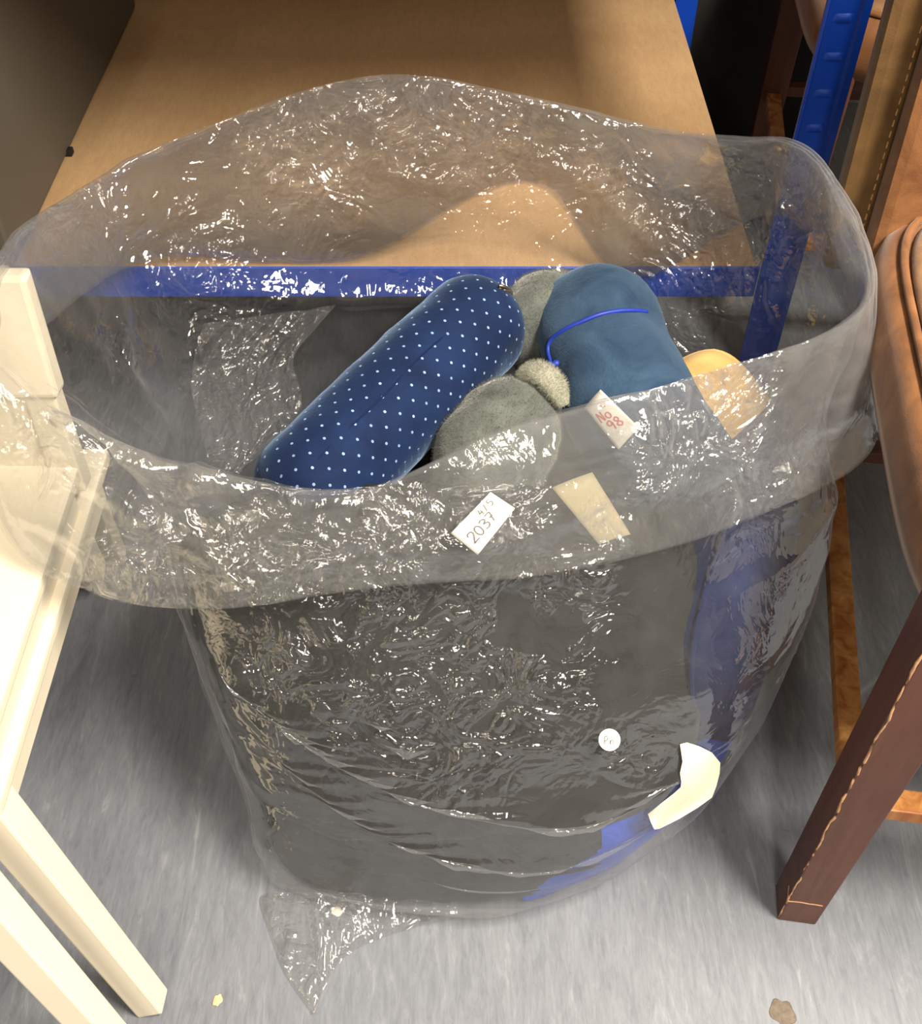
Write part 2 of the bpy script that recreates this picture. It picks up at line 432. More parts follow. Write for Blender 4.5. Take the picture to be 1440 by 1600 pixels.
# grey box standing on the shelf
gb = tag(empty('grey_box', (-0.85, 1.85, SH_Z)), 'tall dark grey laminated box standing on the fibreboard shelf', 'box')
def gbp(name, lo, hi, mat, bev=0.0, seg=3):
    o = box(name, lo, hi, mat, None, bev, seg); o.parent = gb; o.matrix_parent_inverse = gb.matrix_world.inverted(); return o
bpy.context.view_layer.update()
gbp('body', (-1.0, 1.41, SH_Z + 0.001), (-0.688, 2.34, SH_Z + 0.36), M['grey_panel'], 0.012, 3)
gbp('lid', (-1.005, 1.405, SH_Z + 0.361), (-0.684, 2.345, SH_Z + 0.395), M['grey_panel'], 0.01, 3)
c0 = P(126, 240, z=SH_Z)
gbp('foot', (-0.70, c0.y - 0.012, SH_Z + 0.0005), (-0.68, c0.y + 0.004, SH_Z + 0.012), M['dark'], 0.002)

# ================================================================== WHITE CHAIRS (stacked pair)
def white_chair(label, off, back=True):
    root = tag(empty('white_chair', (-0.69 + off[0], 0.75 + off[1], off[2])), label, 'chair', None)
    ox = Vector((-0.69, 0.75, 0))
    def part(o): o.parent = root; return o
    L = lambda x, y, z: Vector((x, y, z)) - ox
    # coordinates below are for the lower chair; moved by the empty
    bm = bmesh.new(); n = 10; pts = []
    x0, x1, y0, y1, zt, th = -0.99, -0.486, 0.53, 1.07, 0.395, 0.022
    bmesh.ops.create_cube(bm, size=1)
    for v in bm.verts:
        v.co = L(x0 + (v.co.x + .5) * (x1 - x0), y0 + (v.co.y + .5) * (y1 - y0), zt - th + (v.co.z + .5) * th)
    bmesh.ops.bevel(bm, geom=bm.edges[:], offset=0.007, segments=3, profile=0.6, affect='EDGES')
    part(bm_obj('seat', bm, M['white_paint'], None, False))
    for lo, hi in (((x0 + .012, y0 + .02, zt - .069), (x0 + .03, y1 - .03, zt - th)), ((x1 - .03, y0 + .02, zt - .069), (x1 - .012, y1 - .03, zt - th)),
                   ((x0 + .02, y0 + .012, zt - .069), (x1 - .02, y0 + .03, zt - th))):
        part(box('apron', L(*lo), L(*hi), M['white_paint'], None, 0.002))
    # legs splay towards the foot
    for xt, xb in ((x1 - .022, -0.392), (x0 + .022, -1.08)):
        part(beam_between('leg', L(xt, 0.55, zt - th), L(xb, 0.462, 0.0), (0.042, 0.042), (0.034, 0.034), M['white_paint']))
    for xt, xb in ((x1 - .05, x1 - .11), (x0 + .05, x0 + .11)):
        part(beam_between('leg', L(xt, 1.05, zt - th), L(xb, 1.20, 0.0), (0.042, 0.036), (0.032, 0.032), M['white_paint']))
    if not back:
        root.name = 'white_stool'; root['category'] = 'stool'; return root
    # backrest: posts and panel leaning back
    xm = (x0 + x1) / 2
    for xt, xb in ((x1 - .022, x1 - .018), (x0 + .022, x0 + .018)):
        part(beam_between('back_post', L(xb, 1.06, zt - th - 0.02), L(xt, 1.09, 0.655), (0.040, 0.03), (0.036, 0.026), M['white_paint']))
    part(beam_between('back_panel', L(xm, 1.062, zt - 0.004), L(xm, 1.086, 0.62), (x1 - x0 - .07, 0.020), (x1 - x0 - .07, 0.018), M['white_paint'], None, 0.004))
    part(beam_between('top_rail', L(xm, 1.070, 0.505), L(xm, 1.092, 0.662), (x1 - x0 + .012, 0.032), (x1 - x0 + .008, 0.028), M['white_paint'], None, 0.006))
    return root
white_chair('cream white stool on the floor underneath the cream chair', (0, 0, 0), False)
white_chair('cream white chair stacked on a matching stool, bag cuff over its seat', (0, -0.085, 0.068))

# ================================================================== BAR STOOLS
def stool(label, loc, rz, wear=True):
    """local frame: origin on the floor under the front left leg, +y to the back, +x to the right"""
    root = tag(empty('bar_stool', loc, rz), label, 'stool')
    def part(o, p=None): o.parent = p or root; return o
    W, D, ZS = 0.44, 0.60, 0.70
    # seat cushion: side band and top in one soft shape
    def outline(u, inset=0.0):
        # rounded front corners, softly bowed sides
        a = 2 * math.pi * u; c, s = math.cos(a), math.sin(a); p = 0.42
        return (W / 2 + (W / 2 + 0.028 - inset) * math.copysign(abs(c) ** p, c), D / 2 + (D / 2 + 0.03 - inset) * math.copysign(abs(s) ** p, s))
    N = 72
    def ringed(levels):
        V, F = [], []
        for ins, z in levels:
            for k in range(N): x, y = outline(k / N, ins); V.append((x, y, z))
        for i in range(len(levels) - 1):
            for k in range(N): F.append((i * N + k, i * N + (k + 1) % N, (i + 1) * N + (k + 1) % N, (i + 1) * N + k))
        F.append(tuple(range(N))[::-1]); F.append(tuple((len(levels) - 1) * N + k for k in range(N)))
        return V, F
    V, F = ringed([(0.012, ZS - 0.100), (0.002, ZS - 0.094), (-0.006, ZS - 0.06), (0.0, ZS - 0.02), (0.012, ZS - 0.004), (0.03, ZS - 0.002)])
    part(mesh_obj('seat_band', V, F, M['suede'], None, True))
    V, F = ringed([(0.034, ZS - 0.012), (0.030, ZS + 0.002), (0.040, ZS + 0.010), (0.08, ZS + 0.022), (0.16, ZS + 0.030), (0.20, ZS + 0.031)])
    part(mesh_obj('seat_top', V, F, M['seat_top'], None, True))
    pp = np.array([outline(k / N, 0.022) + (ZS + 0.003,) for k in range(N + 1)])
    V, F, _ = sweep(pp, [0.005] * (N + 1), 8); part(mesh_obj('piping', V, F, M['suede'], None, True))
    # legs
    lz = ZS - 0.10
    legs = [((0.012, 0.02), (0.0, 0.0)), ((W - 0.012, 0.02), (W, 0.0)), ((0.03, D - 0.02), (0.03, D + 0.02)), ((W - 0.03, D - 0.02), (W - 0.03, D + 0.02))]
    for i, (tp, bt) in enumerate(legs):
        l = part(beam_between('leg', (tp[0], tp[1], lz + 0.03), (bt[0], bt[1], 0.0), (0.062, 0.060), (0.050, 0.048), M['wood'], None, 0.0022))
        if i == 0 and wear:
            # bare wood along the rubbed arris and round the old tide mark
            a, b = Vector((tp[0] - 0.0302, tp[1] - 0.0292, lz + 0.03)), Vector((bt[0] - 0.0242, bt[1] - 0.0232, 0.0))
            pts = [a.lerp(b, t) + Vector((random.uniform(-.0012, .0012), random.uniform(-.0012, .0012), 0)) for t in [k / 46 for k in range(47)]]
            V, F, _ = sweep(np.array([tuple(p) for p in pts]), [random.uniform(0.0010, 0.0019) for _ in pts], 6)
            part(mesh_obj('worn_edge', V, F, M['raw_wood'], None, True), l)
            q = a.lerp(b, 0.905)
            pts = [q + Vector((-0.0006 + 0.0004 * k, -0.0006, random.uniform(-.001, .001))) + Vector((0.0085 * k, 0, 0)) for k in range(6)]
            part(tube('worn_ring', pts, 0.0010, M['raw_wood'], None, 6), l)
            pts = [q + Vector((-0.0006, 0.005 * k, 0.004 * k)) for k in range(4)]
            part(tube('worn_ring', pts, 0.0009, M['raw_wood'], None, 6), l)
    f = lambda i, z: Vector((*(Vector(legs[i][1]).lerp(Vector(legs[i][0]), z / lz)), z))
    for i, j, z, mt in ((0, 2, 0.275, 'wood_worn'), (1, 3, 0.275, 'wood_worn'), (0, 1, 0.285, 'wood_worn'), (2, 3, 0.285, 'wood')):
        part(beam_between('stretcher', f(i, z), f(j, z), (0.030, 0.022), (0.030, 0.022), M[mt], None, 0.002, Vector((0, 1, 0)) if z > 0.28 else Vector((1, 0, 0))))
    for i, j in ((0, 1), (0, 2), (1, 3), (2, 3)):
        a, b = f(i, lz - 0.0), f(j, lz - 0.0)
        part(beam_between('apron', a, b, (0.022, 0.05), (0.022, 0.05), M['wood'], None, 0.002, Vector((0, 1, 0)) if abs(a.y - b.y) < 0.1 else Vector((1, 0, 0))))
    # backrest: outer olive frame with stitched edge, inner tan pad
    bk = [(-0.012, D + 0.005, ZS - 0.10), (W + 0.012, D + 0.005, ZS - 0.10)]
    o = part(beam_between('backrest', (W / 2, D + 0.035, ZS - 0.11), (W / 2, D + 0.075, ZS + 0.42), (W + 0.12, 0.05), (W + 0.13, 0.042), M['olive'], None, 0.014))
    pad = part(beam_between('back_pad', (W / 2, D - 0.010, ZS - 0.06), (W / 2, D + 0.038, ZS + 0.39), (W + 0.04, 0.055), (W + 0.04, 0.035), M['suede'], None, 0.014))
    for s in (-1, 1):
        x0 = W / 2 + s * ((W + 0.12) / 2 - 0.036)
        for k in range(34):
            z = ZS - 0.07 + k * 0.0135; y = D + 0.035 + (z - ZS + 0.11) / 0.53 * 0.04 - 0.0255 + (z - ZS) * 0.009
            part(box('stitch', (x0 - 0.0008, y - 0.0012, z), (x0 + 0.0008, y + 0.001, z + 0.008), M['thread']), o)
    return root
stool('tan suede bar stool with rubbed mahogany leg beside the plastic bag', (0.452, 0.590, 0), math.radians(-8))
stool('tan suede bar stool standing behind the blue rack upright', (0.60, 1.72, 0), math.radians(-6), False)

# ================================================================== THINGS IN THE BAG
BODY = [(0.006, -0.21, 0.14, 0.66, 1.02, .72), (0.008, -0.300, 0.225, 0.570, 1.12, 0.6), (0.05, -0.312, 0.305, 0.568, 1.16, 0.66),
        (0.13, -0.328, 0.385, 0.580, 1.20, 0.7), (0.24, -0.350, 0.432, 0.605, 1.24, .72), (0.36, -0.372, 0.450, 0.665, 1.27, .70), (0.46, -0.385, 0.462, 0.745, 1.29, .66)]
def press_in(p, m=0.955):
    """soft things stay inside the bag: squash points that would stick out of its body"""
    B = np.array(BODY + [(0.62, -0.36, 0.44, 0.90, 1.30, .72)]); z = np.clip(p[:, 2], 0.008, 0.62)
    q = [np.interp(z, B[1:, 0], B[1:, k]) for k in range(1, 6)]
    cx, cy, a, b, e = (q[0] + q[1]) / 2, (q[2] + q[3]) / 2, (q[1] - q[0]) / 2, (q[3] - q[2]) / 2, q[4]
    dx, dy = p[:, 0] - cx, p[:, 1] - cy
    r = ((np.abs(dx) / a) ** (2 / e) + (np.abs(dy) / b) ** (2 / e)) ** (e / 2)
    k = np.where(r > m, (m + (1 - np.exp(-np.maximum(r - m, 0) * 2)) * 0.012) / np.maximum(r, 1e-6), 1.0)
    out = np.array(p); out[:, 0] = cx + dx * k; out[:, 1] = cy + dy * k; out[:, 2] = np.maximum(p[:, 2], 0.014)
    return out
def cushion(name, label, cat, size, loc, rot, mat, seed=1, puff=2.2, group=None, seam=True, wr=0.008, m=0.94):
    """knife-edge cushion: two bulging faces meeting in a seam"""
    n = 44; sx, sy, sz = size
    g = np.linspace(-1, 1, n); U, Vv = np.meshgrid(g, g, indexing='ij')
    prof = np.clip((1 - np.abs(U) ** 2.6) * (1 - np.abs(Vv) ** 2.6), 0, 1) ** (1 / puff)
    pinch = 1 - 0.05 * (np.abs(U) ** 2) * (1 - np.abs(Vv) ** 2) - 0.0
    verts, faces = [], []
    for s in (1, -1):
        X = U * sx / 2 * np.sqrt(1 - 0.30 * Vv ** 4); Y = Vv * sy / 2 * np.sqrt(1 - 0.30 * U ** 4)
        p = np.stack([X, Y, np.zeros_like(X)], -1)
        wz = fbm(p + seed * 3.1 + s, 9, seed) * wr * 1.4 + np.abs(fbm(p + seed, 16, seed + 5, 2)) * -wr
        Z = s * (prof * sz / 2 + wz * prof)
        verts.append(np.stack([X, Y, Z], -1).reshape(-1, 3))
    V = np.concatenate(verts); nn = n * n
    for b, s in ((0, 1), (nn, -1)):
        for i in range(n - 1):
            for j in range(n - 1):
                q = (b + i * n + j, b + (i + 1) * n + j, b + (i + 1) * n + j + 1, b + i * n + j + 1)
                faces.append(q if s > 0 else q[::-1])
    root = tag(empty(name, loc), label, cat, group); root.rotation_euler = [math.radians(a) for a in rot]
    Mw = Matrix.Translation(loc) @ root.rotation_euler.to_matrix().to_4x4(); Mi = Mw.inverted()
    def press(A):
        a = np.array(Mw); ai = np.array(Mi)
        wp = press_in(np.asarray(A) @ a[:3, :3].T + a[:3, 3], m)
        return wp @ ai[:3, :3].T + ai[:3, 3]
    o = mesh_obj('cover', press(V), faces, mat, root, True)
    if seam:
        e = [(-1 + 2 * k / 20, -1) for k in range(20)] + [(1, -1 + 2 * k / 20) for k in range(20)] + [(1 - 2 * k / 20, 1) for k in range(20)] + [(-1, 1 - 2 * k / 20) for k in range(21)]
        pts = np.array([(u * sx / 2 * math.sqrt(1 - .3 * v ** 4), v * sy / 2 * math.sqrt(1 - .3 * u ** 4), 0) for u, v in e])
        V2, F2, _ = sweep(press(pts), [0.004] * len(pts), 6); mesh_obj('seam', V2, F2, mat, root, True)
    return root
c1 = cushion('cushion', 'large charcoal cushion filling the front of the clear bag', 'cushion', (0.68, 0.46, 0.30), (-0.025, 0.785, 0.292), (58, 4, 3), M['charcoal'], 2, 2.4, m=0.968)
cushion('cushion', 'black cushion lying flat at the bottom of the bag', 'cushion', (0.60, 0.62, 0.22), (-0.09, 0.83, 0.105), (3, 0, 4), M['black'], 3, 2.6)
cushion('cushion', 'navy blue cushion upright against the right side of the bag', 'cushion', (0.46, 0.46, 0.20), (0.405, 0.94, 0.24), (78, -12, 66), M['navy'], 5)
cushion('cushion', 'bright royal blue cushion low in the bag by the cream tape', 'cushion', (0.42, 0.44, 0.20), (0.24, 0.72, 0.085), (12, -18, 30), M['royal'], 7)
cushion('cushion', 'black cushion beneath the dotted pillow at the back of the bag', 'cushion', (0.50, 0.46, 0.20), (0.03, 1.03, 0.29), (-6, 4, 0), M['black'], 9)
cushion('cushion', 'small tan cushion tucked behind the blue velvet pillow', 'cushion', (0.22, 0.20, 0.12), (0.315, 1.075, 0.41), (20, -30, 20), M['tan'], 11)

def arm(name, pts, r, mat, parent=None, seg=40, n=60, squash=1.0, tip0=True, tip1=True, seed=1, wr=0.004):
    path = smooth_path(pts, n); s = np.concatenate([[0], np.cumsum(np.linalg.norm(np.diff(path, axis=0), axis=1))]); L = s[-1]
    rad = []
    for v in s:
        k = 1.0
        if tip0 and v < r: k = min(k, math.sqrt(max(0.0, 1 - (1 - v / r) ** 2.6)))
        if tip1 and L - v < r: k = min(k, math.sqrt(max(0.0, 1 - (1 - (L - v) / r) ** 2.6)))
        rad.append(max(0.002, r * k))
    V, F, U = sweep(path, rad, seg, squash)
    a = np.array([tuple(v) for v in V]); c = np.repeat(path, seg, 0); d = a - c
    a = c + d * (1 + (fbm(a, 14, seed) * wr / r)[:, None])
    return mesh_obj(name, a, F, mat, parent, True, U), path, rad

# dotted U-shaped neck pillow
dp = tag(empty('neck_pillow', (-0.1, 1.05, 0.42)), 'navy velvet neck pillow with pale dots and a zip', 'pillow')
bpy.context.view_layer.update()
def keep(o, root):
    o.parent = root; o.matrix_parent_inverse = root.matrix_world.inverted(); return o
A0, A1 = P(436, 815, z=0.46), P(782, 474, z=0.505)
um = A0.lerp(A1, 0.5)
o1, path1, rad1 = arm('upper_arm', [A0, A0.lerp(A1, .33) + Vector((0, 0, .006)), A0.lerp(A1, .66) + Vector((0, 0, .006)), A1], 0.0745, M['dots'], seed=4, wr=0.003)
keep(o1, dp)
off = Vector((-0.030, 0.030, -0.075))
o2, _, _ = arm('lower_arm', [A0 + off * 1.0, um + off, A1 + off * 0.9], 0.070, M['dots'], seed=6)
keep(o2, dp)
# raised seam along the visible arm, zip at its far end
dirA = (A1 - A0).normalized(); sideA = dirA.cross(Vector((0, 0, 1))).normalized(); upA = sideA.cross(dirA)
def on_arm(t, ang, lift=0.0):
    i = min(len(path1) - 1, max(0, int(t * (len(path1) - 1)))); c = Vector(path1[i]); r = rad1[i] + lift
    return c + sideA * (math.cos(ang) * r) + upA * (math.sin(ang) * r)
keep(tube('seam', [on_arm(0.10 + 0.84 * k / 14, 1.22 + 0.02 * math.sin(k), -0.0005) for k in range(15)], 0.0014, M['navy'], None, 6), dp)
zp = keep(tube('zip', [on_arm(0.90 + 0.08 * k / 5, 1.2 - 0.05 * k, 0.002) for k in range(6)], 0.0032, M['steel'], None, 8), dp)
keep(tube('zip_pull', [on_arm(0.90, 1.22, 0.006), on_arm(0.93, 1.12, 0.008), on_arm(0.955, 1.05, 0.006)], 0.0026, M['steel'], None, 6), zp)

def fur(obj, count, ln, mat, seed, name='fur'):
    r = np.random.default_rng(seed); me_ = obj.data
    co = np.empty(len(me_.vertices) * 3, dtype=np.float32); me_.vertices.foreach_get('co', co); co = co.reshape(-1, 3)
    q = np.array([p.vertices[:] for p in me_.polygons if len(p.vertices) == 4])
    A, B, C, D = [co[q[:, k]] for k in range(4)]
    ar = np.linalg.norm(np.cross(C - A, D - B), axis=1); k = r.choice(len(q), count, p=ar / ar.sum())
    u, v = r.random((count, 1)), r.random((count, 1))
    p = (A[k] * (1 - u) + B[k] * u) * (1 - v) + (D[k] * (1 - u) + C[k] * u) * v
    n = np.cross(B[k] - A[k], D[k] - A[k]); n /= np.linalg.norm(n, axis=1, keepdims=True) + 1e-12
    cen_ = co.mean(0); n *= np.sign(((p - cen_) * n).sum(1, keepdims=True) + 1e-9)
    t_ = r.normal(size=(count, 3)); t_ -= n * (t_ * n).sum(1, keepdims=True); t_ /= np.linalg.norm(t_, axis=1, keepdims=True)
    tip = p + n * ln * r.uniform(.5, 1.1, (count, 1)) + t_ * ln * r.uniform(0, .9, (count, 1))
    w_ = np.cross(n, t_) * 0.00022
    Vf = np.stack([p - w_ - n * .0008, p + w_ - n * .0008, tip], 1).reshape(-1, 3)
    o_ = mesh_obj(name, Vf, [(3 * i, 3 * i + 1, 3 * i + 2) for i in range(count)], mat)
    o_['kind'] = 'stuff'; bpy.context.view_layer.update(); keep(o_, obj); return o_
# grey plush neck pillow, its two ends meeting at a snap tab
gp = tag(empty('neck_pillow', (0.1, 1.12, 0.4)), 'grey plush neck pillow with a popper tab between its two ends', 'pillow')
bpy.context.view_layer.update()
e1 = P(848, 515, z=0.485); e2 = P(795, 672, z=0.465)
o, _, _ = arm('back_end', [e1 + Vector((-0.005, -0.045, 0.02)), e1, e1 + Vector((0.02, 0.06, -0.03)), e1 + Vector((0.09, 0.12, -0.12))], 0.068, M['plush'], seed=21, wr=0.007, tip1=False); keep(o, gp); fur(o, 24000, .0048, M['plush'], 1)
o, _, _ = arm('front_end', [e2 + Vector((0.04, 0.045, 0.0)), e2, e2 + Vector((-0.03, -0.08, -0.03)), e2 + Vector((-0.02, -0.17, -0.10))], 0.072, M['plush'], seed=23, wr=0.007, tip1=False); keep(o, gp); fur(o, 26000, .0048, M['plush'], 2)
tb = P(845, 590, z=0.535)
V, F, U = sweep(smooth_path([tb + Vector((-0.026, 0.012, -0.012)), tb + Vector((-0.008, 0.006, 0.006)), tb + Vector((0.014, -0.012, 0.002)), tb + Vector((0.03, -0.03, -0.02))], 20), [0.004 + 0.014 * math.sin(math.pi * (k + .5) / 20) ** 0.5 for k in range(20)], 16, 0.6)
tbo = keep(mesh_obj('popper_tab', V, F, M['plush_pale'], None, True), gp); fur(tbo, 5000, .005, M['plush_pale'], 3)
bm = bmesh.new(); bmesh.ops.create_uvsphere(bm, u_segments=16, v_segments=8, radius=0.0055)
for v in bm.verts: v.co = Vector((v.co.x, v.co.y, v.co.z * 0.5)) + tb + Vector((0.002, -0.006, 0.012))
keep(bm_obj('popper', bm, M['dark'], None, True), tbo)

# blue velvet neck pillow with cord and swing tag
bp = tag(empty('neck_pillow', (0.2, 1.1, 0.42)), 'plain mid-blue velvet neck pillow with a thin elastic cord', 'pillow')
bpy.context.view_layer.update()
v0, v1, v2, v3 = P(915, 452, z=0.50), P(945, 545, z=0.505), P(1000, 660, z=0.495), P(1075, 770, z=0.47)
ov, pathv, radv = arm('pillow_arm', [v0, v1, v2, v3], 0.086, M['velvet'], seed=31, wr=0.005, squash=0.85, tip1=False); keep(ov, bp)
bvh_v = BVHTree.FromPolygons([v.co for v in ov.data.vertices], [p.vertices[:] for p in ov.data.polygons])
def hit(bvh, px, py, lift=0.002):
    d = ray(px, py).normalized(); r = bvh.ray_cast(Vector((0, 0, CAM_H)), d)
    return (r[0] - d * lift) if r[0] is not None else None
pts = [hit(bvh_v, *q, 0.0015) for q in ((862, 570), (856, 548), (860, 532), (880, 516), (905, 504), (935, 492), (965, 486), (990, 485), (1010, 487))]
pts = [p for p in pts if p is not None]
keep(tube('cord', pts, 0.0032, M['cord'], None, 8, 40), bp)
q = hit(bvh_v, 868, 570, 0.003) or pts[0]
for dx, dy in ((0, 0), (-0.008, -0.004), (-0.013, -0.008), (0.006, 0.001)):
    bm = bmesh.new(); bmesh.ops.create_icosphere(bm, subdivisions=2, radius=0.0052)
    for v in bm.verts: v.co = Vector((v.co.x * 1.2, v.co.y, v.co.z)) + q + Vector((dx, dy, 0.002))
    keep(bm_obj('cord_knot', bm, M['cord'], None, True), bp)

# ------------------------------------------------------------------ writing helpers
STROKES = {
 '2': [[(0, .78), (.15, .97), (.42, 1), (.55, .8), (.45, .55), (.2, .25), (0, .02), (.3, .05), (.6, .02)]],
 '0': [[(.3, 1), (.08, .8), (0, .5), (.08, .18), (.3, 0), (.5, .2), (.56, .55), (.48, .85), (.3, 1)]],
 '3': [[(.02, .9), (.25, 1), (.5, .85), (.45, .65), (.2, .55), (.48, .45), (.55, .22), (.35, .02), (0, .1)]],
 '7': [[(0, .95), (.25, .98), (.5, .95), (.42, .6), (.3, .3), (.22, .0)], [(.15, .5), (.52, .55)]],
 '4': [[(.25, 1), (.1, .6), (.02, .42), (.3, .45), (.55, .48)], [(.42, .8), (.38, .3), (.34, 0)]],
 '/': [[(.42, 1.05), (.2, .4), (.02, -.05)]],
 '5': [[(.55, 1), (.15, .98), (.1, .6), (.4, .62), (.52, .35), (.35, .05), (0, .06)]],
 'N': [[(0, 0), (.05, .5), (.1, 1), (.35, .4), (.5, .05), (.52, .6), (.56, 1)]],
 'o': [[(.3, .6), (.08, .5), (0, .28), (.15, .02), (.4, .05), (.5, .3), (.42, .55), (.3, .6)]],
 '9': [[(.5, .8), (.3, 1), (.05, .85), (.05, .6), (.3, .5), (.5, .75), (.48, .4), (.4, 0)]],
 '8': [[(.3, .52), (.05, .75), (.3, 1), (.5, .78), (.3, .52), (.02, .25), (.3, 0), (.55, .25), (.3, .52)]],
 'P': [[(.05, 0), (.1, .5), (.12, 1), (.4, .95), (.5, .72), (.35, .5), (.1, .5)]],
 'n': [[(.0, .55), (.04, .3), (.05, 0), (.08, .35), (.25, .58), (.38, .45), (.4, 0)]],
 ')': [[(0, 1.1), (.25, .8), (.35, .4)]],
}
def write(text, frame, size, mat, parent, name='handwriting', wdt=0.0007, gap=0.78):
    """ribbons on a surface: frame(u, v) -> point, in metres on the paper"""
    bm = bmesh.new(); x = 0.0
    for ch in text:
        for stx in STROKES.get(ch, []):
            pts = smooth_path([Vector((x + px * size, py * size, 0)) for px, py in stx], len(stx) * 4)
            prev = None
            for i in range(len(pts)):
                d = pts[min(i + 1, len(pts) - 1)] - pts[max(i - 1, 0)]; d = d / (np.linalg.norm(d) + 1e-9)
                nrm = np.array((-d[1], d[0], 0)) * wdt
                a, b = pts[i] + nrm, pts[i] - nrm
                va, vb = bm.verts.new(frame(a[0], a[1])), bm.verts.new(frame(b[0], b[1]))
                if prev: bm.faces.new((prev[0], va, vb, prev[1]))
                prev = (va, vb)
        x += size * gap
    return bm_obj(name, bm, mat, parent)
def patch(name, corners, mat, nx=10, ny=8, bend=0.0, nrm=None, thick=0.0004):
    """thin sheet from four corner points (a, b, c, d around), bent along the a-b direction"""
    a, b, c, d = [Vector(q) for q in corners]
    nrm = nrm or (b - a).cross(d - a).normalized()
    def fr(u, v, lift=0.0):
        p = a.lerp(b, u).lerp(d.lerp(c, u), v)
        return p + nrm * (bend * math.sin(math.pi * u) + lift)
    V = []; F = []
    for s in (1, 0):
        for j in range(ny + 1):
            for i in range(nx + 1): V.append(fr(i / nx, j / ny, s * thick))
    k = (nx + 1) * (ny + 1)
    for s in (0, 1):
        for j in range(ny):
            for i in range(nx):
                q = (s * k + j * (nx + 1) + i, s * k + j * (nx + 1) + i + 1, s * k + (j + 1) * (nx + 1) + i + 1, s * k + (j + 1) * (nx + 1) + i)
                F.append(q if s == 0 else q[::-1])
    rim = [i for i in range(nx + 1)] + [j * (nx + 1) + nx for j in range(1, ny + 1)] + [ny * (nx + 1) + i for i in range(nx - 1, -1, -1)] + [j * (nx + 1) for j in range(ny - 1, 0, -1)]
    for i in range(len(rim)):
        p, q = rim[i], rim[(i + 1) % len(rim)]; F.append((p, p + k, q + k, q))
    return mesh_obj(name, V, F, mat, None, True), fr

# swing tag with red writing, lying on the velvet pillow
def vp(px, py, lift): return hit(bvh_v, px, py, lift) or P(px, py, z=0.57)
tg = [vp(913, 637, 0.010), vp(938, 609, 0.022), vp(998, 668, 0.016), vp(966, 703, 0.010)]
to, fr = patch('swing_tag', [tg[0], tg[1], tg[2], tg[3]], M['paper'], bend=0.002, nrm=Vector((-0.1, -0.4, 0.9)).normalized())
keep(to, bp); tag(to, 'white paper tag with red handwriting')
wt, ht = (tg[1] - tg[0]).length, (tg[3] - tg[0]).length
rot = lambda u, v: fr(min(1, max(0, 0.08 + u / wt)), min(1, max(0, v / ht)), 0.0009)
for txt, uo, vo in (('No', 0.002, 0.034), ('98', 0.006, 0.053)):
    f2 = lambda a, b, uo=uo, vo=vo: rot(uo + a * 0.8 , vo - b + a * 0.25)
    keep(write(txt, f2, 0.015, M['red_ink'], None, wdt=0.0010), to)
keep(write(')', lambda a, b: rot(0.012 + a, 0.026 - b * 0.5), 0.02, M['red_ink'], None, wdt=0.0007), to)

# cream card seen through the cuff
cc = [P(862, 762, z=0.545), P(925, 738, z=0.55), P(985, 835, z=0.515), P(935, 850, z=0.51)]
co, _ = patch('cream_card', cc, M['cream_card'], bend=0.004, nrm=Vector((0, -0.5, 0.86)))
tag(co, 'cream card label slipped inside the bag under the cuff', 'label')

# ================================================================== THE CLEAR PLASTIC BAG
def W3(x, y, z): return Vector((x, y, z))
FOLD = [P(575, 757, Y=.80), P(400, 746, Y=.815), P(260, 718, Y=.835), P(130, 662, Y=.865), P(20, 598, Y=.905), P(-45, 500, Y=.945),
        P(-8, 392, Y=.985), P(120, 290, Y=1.20), P(340, 180, Y=1.33), P(600, 105, Y=1.37), P(830, 147, Y=1.38), P(1060, 196, Y=1.345),
        P(1240, 214, Y=1.27), P(1318, 300, Y=1.15), P(1354, 470, Y=.985), P(1085, 580, Y=.885), P(800, 660, Y=.83)]
HEM = [P(575, 920, Y=.73), P(420, 940, Y=.73), P(290, 948, Y=.735), P(145, 924, Y=.765), P(30, 860, Y=.80), P(-50, 700, Y=.875),
       W3(-.555, .95, .60), W3(-.545, 1.22, .53), P(250, 395, Y=1.405), P(545, 398, Y=1.42), P(820, 278, Y=1.44), P(985, 430, Y=1.39),
       W3(.455, 1.375, .575), W3(.515, 1.20, .55), P(1372, 685, Y=.93), P(1150, 818, Y=.82), P(890, 888, Y=.75)]
CX, CY = 0.02, 0.98
ang = [math.atan2(p.y - CY, p.x - CX) for p in FOLD]
def body_ring(z, x0, x1, y0, y1, e=0.72, cy=None, tilt=0.0):
    cx, cyy = (x0 + x1) / 2, (y0 + y1) / 2
    out = []
    for a in ang:
        c, s = math.cos(a), math.sin(a)
        out.append(W3(cx + (x1 - x0) / 2 * math.copysign(abs(c) ** e, c), cyy + (y1 - y0) / 2 * math.copysign(abs(s) ** e, s), z + tilt * c))
    return out
RINGS = [body_ring(*r) for r in BODY]
top = RINGS[-1]
RINGS.append([a.lerp(b, 0.62) for a, b in zip(top, FOLD)])
RINGS.append([a.lerp(b, 0.93) for a, b in zip(top, FOLD)])
RINGS.append(FOLD)
cen = W3(CX, CY, 0)
RINGS.append([f.lerp(h, 0.10) + (f - cen).normalized() * 0.004 + W3(0, 0, .004) for f, h in zip(FOLD, HEM)])
RINGS.append([f.lerp(h, 0.55) + W3(0, 0, .006) for f, h in zip(FOLD, HEM)])
RINGS.append(HEM)
